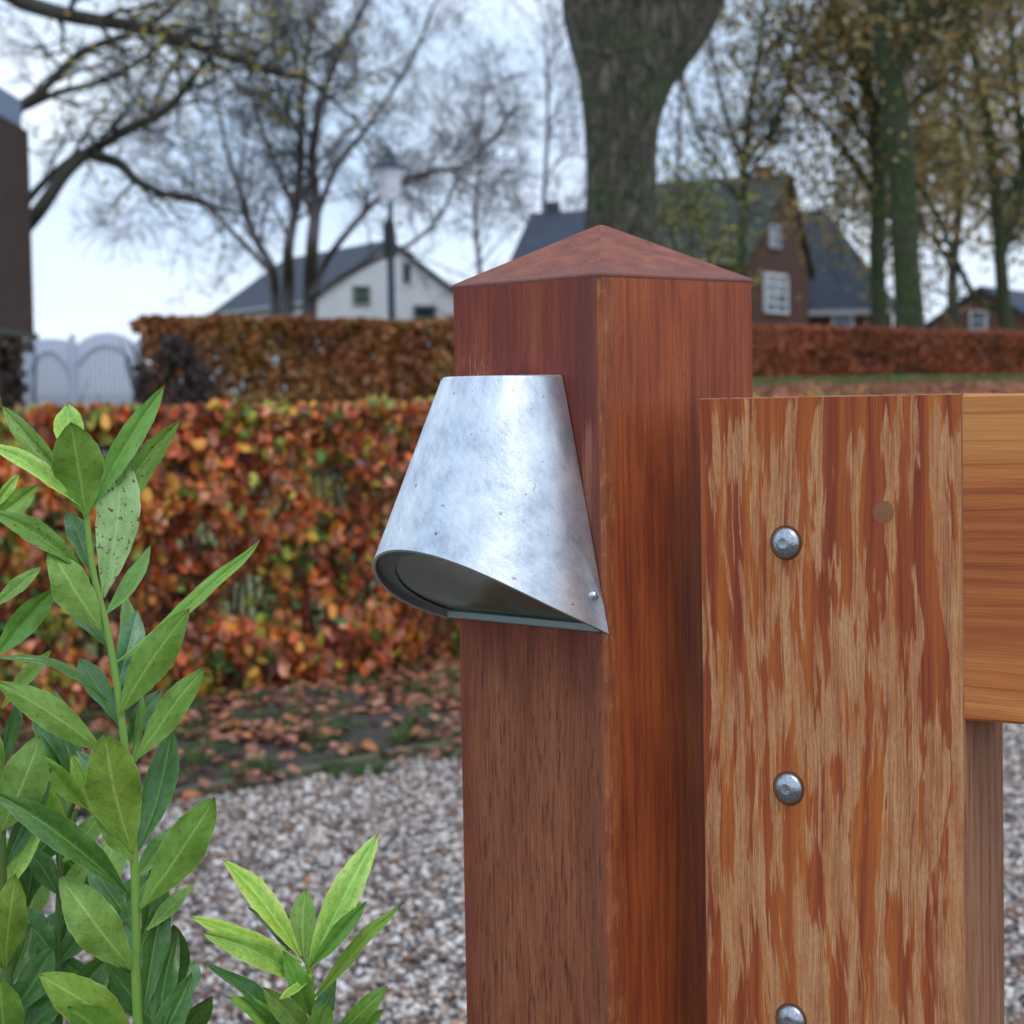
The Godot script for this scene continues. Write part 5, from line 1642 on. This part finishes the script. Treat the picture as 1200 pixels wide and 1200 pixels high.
	# the tallest shoot
	shoot.call("tallest laurel shoot with spotted pale leaf and upright leaf tuft at its top", 1.27, [[163, 1230], [160, 1100], [157, 1000], [149, 900], [139, 817], [127, 744], [109, 668], [101, 600], [97, 560]], 0.0036, 0.0017, [
		[92, 545, 78, 470, 36, "y", 0.03, 0, 0.04, 0.25], [96, 585, 1, 476, 27, "k", 0.02, -25, 0.05, 0.3], [97, 595, -14, 512, 25, "y", -0.02, 35, 0.03, 0.35],
		[104, 600, 191, 450, 30, "g", 0.02, -15, -0.02, 0.3], [118, 640, 211, 492, 34, "k", 0.03, 20, -0.08, 0.2], [121, 700, 143, 516, 50, "s", 0.02, 10, 0.04, 0.12],
		[101, 606, 83, 496, 60, "u", -0.025, 0, -0.03, -0.22], [107, 672, 82, 594, 30, "t", 0.02, 25, 0.02, 0.2], 
		[119, 738, 60, 640, 50, "u", -0.02, 15, 0.04, -0.25], [96, 668, -12, 598, 30, "k", -0.03, 25, 0.06, 0.3],
		[135, 778, 298, 622, 20, "g", 0.04, -40, -0.07, 0.35], [136, 812, 163, 714, 34, "t", 0.03, 20, 0.03, 0.3], [139, 838, 222, 713, 46, "u", -0.02, -5, -0.03, -0.2],
		[126, 822, -6, 764, 18, "d", -0.03, 50, 0.09, 0.3], [122, 882, -4, 798, 38, "u", -0.04, 10, 0.09, -0.25], [157, 892, 233, 782, 34, "u", -0.01, -20, -0.04, -0.2],
		[156, 1000, 124, 862, 66, "u", -0.03, 5, -0.03, -0.25], [160, 1002, 201, 852, 40, "d", 0.03, -25, -0.03, 0.3], [164, 1064, 247, 938, 52, "u", -0.02, -8, -0.06, -0.25],
		[149, 1046, -4, 926, 40, "d", -0.04, 25, 0.07, 0.35], [155, 1136, 76, 1030, 58, "u", -0.03, 8, 0.06, -0.2], [155, 1010, 118, 938, 40, "u", -0.01, 10, 0.0, -0.2],
		[158, 1215, 46, 1142, 56, "u", -0.04, 5, 0.08, -0.22], [168, 1190, 198, 1026, 32, "d", 0.02, 20, -0.02, 0.3], [185, 1230, 206, 1090, 30, "d", 0.03, -15, 0.02, 0.3],
		[164, 1110, 180, 1010, 26, "d", 0.03, 30, 0.02, 0.3], [172, 1090, 227, 1032, 22, "u", 0.03, -20, -0.03, 0.2], [152, 900, 168, 800, 18, "g", 0.03, 50, 0.02, 0.3], [150, 1075, 106, 1010, 34, "d", 0.03, 20, 0.03, 0.3], [160, 1260, 222, 1140, 36, "d", 0.01, -20, -0.05, 0.3], [150, 1240, 80, 1180, 50, "g", -0.05, 10, 0.06, -0.2],
		[98, 590, 40, 520, 26, "g", 0.05, 20, 0.05, 0.3], [110, 640, 168, 560, 24, "u", 0.05, -20, -0.04, 0.3], [124, 720, 176, 640, 24, "g", 0.06, -20, -0.04, 0.3], [128, 760, 70, 700, 26, "d", 0.05, 15, 0.05, 0.3],
		[140, 850, 92, 770, 30, "d", 0.05, 15, 0.04, 0.3], [146, 880, 190, 800, 26, "d", 0.05, -15, -0.04, 0.3], [134, 780, 150, 690, 22, "g", 0.06, 30, 0.02, 0.3], [152, 960, 90, 880, 34, "d", 0.05, 15, 0.05, 0.3], [158, 1030, 214, 960, 30, "g", 0.05, -20, -0.04, 0.3],
		], stem_m)
	shoot.call("leafy laurel shoot at the left edge, mid green, behind the tallest shoot", 1.34, [[14, 1240], [10, 1130], [4, 1040], [2, 960], [-2, 880], [-6, 800], [-10, 700], [-14, 620]], 0.0034, 0.002, [
		[-12, 600, 24, 556, 14, "y", 0.02, 20, 0.03, 0.3], [-14, 612, 44, 568, 26, "g", 0.02, -10, -0.05, 0.25], [-10, 712, 47, 662, 20, "u", 0.02, -20, -0.05, 0.25], [-8, 772, 61, 690, 32, "g", -0.01, -15, -0.06, 0.25],
		[2, 830, 60, 762, 20, "u", 0.02, -30, -0.03, 0.3], [0, 975, 44, 866, 56, "u", -0.02, -5, 0.0, -0.2], [-6, 1000, -30, 880, 50, "g", -0.02, 10, 0.03, -0.2], [6, 1134, 17, 1032, 40, "u", -0.03, 0, 0.0, -0.2],
		[6, 1050, 48, 960, 26, "y", 0.02, -20, -0.02, 0.25], [12, 1190, 62, 1110, 40, "d", 0.02, -10, -0.04, 0.3], [10, 1200, -30, 1120, 44, "d", 0.02, 10, 0.03, 0.3], [4, 1020, 62, 900, 30, "d", 0.03, 20, -0.03, 0.3],
		[14, 1230, 90, 1150, 36, "d", 0.02, -20, -0.04, 0.3], [8, 1160, 40, 1080, 30, "d", 0.03, 20, -0.03, 0.3], [0, 930, -40, 830, 46, "u", -0.02, 0, 0.04, -0.2], [0, 905, 26, 800, 22, "d", 0.03, 30, 0.02, 0.3], [14, 1245, 0, 1150, 50, "g", -0.03, 0, 0.0, -0.2],
		], stem_d)
	shoot.call("dark laurel shoot with a bright yellow green leaf, just left of the tallest shoot", 1.39, [[62, 1250], [66, 1150], [70, 1030], [80, 960], [92, 930]], 0.003, 0.0018, [
		[104, 948, 46, 884, 26, "y", -0.02, 10, 0.05, 0.2], [112, 958, 84, 884, 24, "y", 0.0, -20, 0.02, 0.25], [96, 946, 40, 840, 30, "d", 0.02, 20, 0.05, 0.3], [92, 930, 64, 806, 34, "d", 0.03, 10, 0.03, 0.3], [78, 975, 34, 905, 28, "y", -0.01, 20, 0.03, 0.25],
		[74, 1010, 118, 950, 30, "u", 0.0, -10, -0.04, -0.2], [70, 1050, 30, 990, 30, "d", 0.0, 10, 0.04, 0.3], [70, 1060, 108, 1000, 26, "u", 0.02, -20, -0.04, 0.25], [66, 1120, 20, 1060, 36, "d", 0.0, 10, 0.04, 0.3], [66, 1130, 112, 1070, 30, "d", 0.02, -10, -0.04, 0.3],
		[64, 1190, 134, 1112, 34, "d", 0.0, -10, -0.05, 0.3], [62, 1210, 16, 1150, 40, "d", 0.0, 10, 0.04, 0.3], [64, 1160, 90, 1050, 30, "d", 0.03, 20, 0.0, 0.3], [60, 1240, 130, 1180, 36, "d", -0.01, -15, -0.05, 0.3], [84, 970, 60, 880, 24, "u", 0.04, 0, 0.02, 0.2],
		], stem_d)
	for q in [["low dark leafy laurel shoot at the bottom left corner of the laurel", 1.44, 28, 960], ["low laurel shoot half hidden behind the stem of the tallest shoot", 1.5, 120, 1000], ["low dark laurel shoot between the tallest shoot and the gravel", 1.4, 196, 1090]]:
		var leaves := []
		var y: float = q[3]
		var turn := rng.randf() * 360.0
		while y < 1900.0:
			turn += 137.5
			var sx := cos(deg_to_rad(turn))
			var sz := sin(deg_to_rad(turn))
			var ln := rng.randf_range(80, 125)
			leaves.append([q[2] + sx * 4.0, y + 60.0, q[2] + sx * ln * 0.62, y + 60.0 - ln * rng.randf_range(0.62, 0.95), rng.randf_range(32, 46), "d" if rng.randf() < 0.5 else "u", sz * 0.05, rng.randf_range(-30, 30), 0.05 * sx, 0.3 if rng.randf() < 0.6 else -0.22])
			y += rng.randf_range(17, 27) if y < 1300.0 else rng.randf_range(30, 45)
		shoot.call(q[0], q[1], [[q[2], 1960], [q[2] - 2, 1500], [q[2] - 2, 1180], [q[2], q[3] + 50]], 0.003, 0.0018, leaves, stem_d)
	shoot.call("short yellowish laurel shoot standing alone over the gravel", 1.22, [[368, 1240], [366, 1195], [364, 1145], [358, 1122]], 0.003, 0.0017, [
		[357, 1128, 358, 1040, 32, "u", 0.03, 0, 0.02, 0.2], [352, 1122, 261, 1006, 32, "y", 0.03, 12, 0.08, 0.22], [360, 1140, 441, 976, 38, "y", 0.02, -8, 0.07, 0.22], [355, 1124, 292, 1060, 22, "d", 0.03, 30, 0.02, 0.3],
		[354, 1128, 222, 1074, 26, "y", -0.04, 30, 0.09, -0.25], [357, 1150, 244, 1094, 32, "y", -0.05, 10, 0.07, 0.2], [363, 1134, 427, 1057, 22, "g", -0.03, -25, -0.02, 0.3], [366, 1172, 456, 1061, 22, "u", -0.04, -30, -0.05, 0.3],
		[352, 1222, 244, 1126, 28, "d", -0.03, 30, 0.1, 0.3], [392, 1215, 453, 1156, 26, "u", -0.03, -15, 0.06, -0.2], [340, 1218, 274, 1170, 30, "g", -0.04, 15, 0.05, 0.25], [366, 1142, 328, 1168, 14, "y", -0.05, 40, -0.05, 0.4],
		[370, 1222, 394, 1146, 28, "d", 0.02, -15, 0.02, 0.3], [400, 1222, 446, 1184, 22, "g", -0.02, -15, 0.03, 0.25], [368, 1225, 310, 1158, 30, "u", -0.04, 10, 0.03, 0.2], [364, 1190, 336, 1120, 30, "g", -0.03, 10, 0.04, 0.2], [368, 1240, 384, 1180, 36, "g", -0.04, 0, 0.02, 0.2],
		], stem_m)
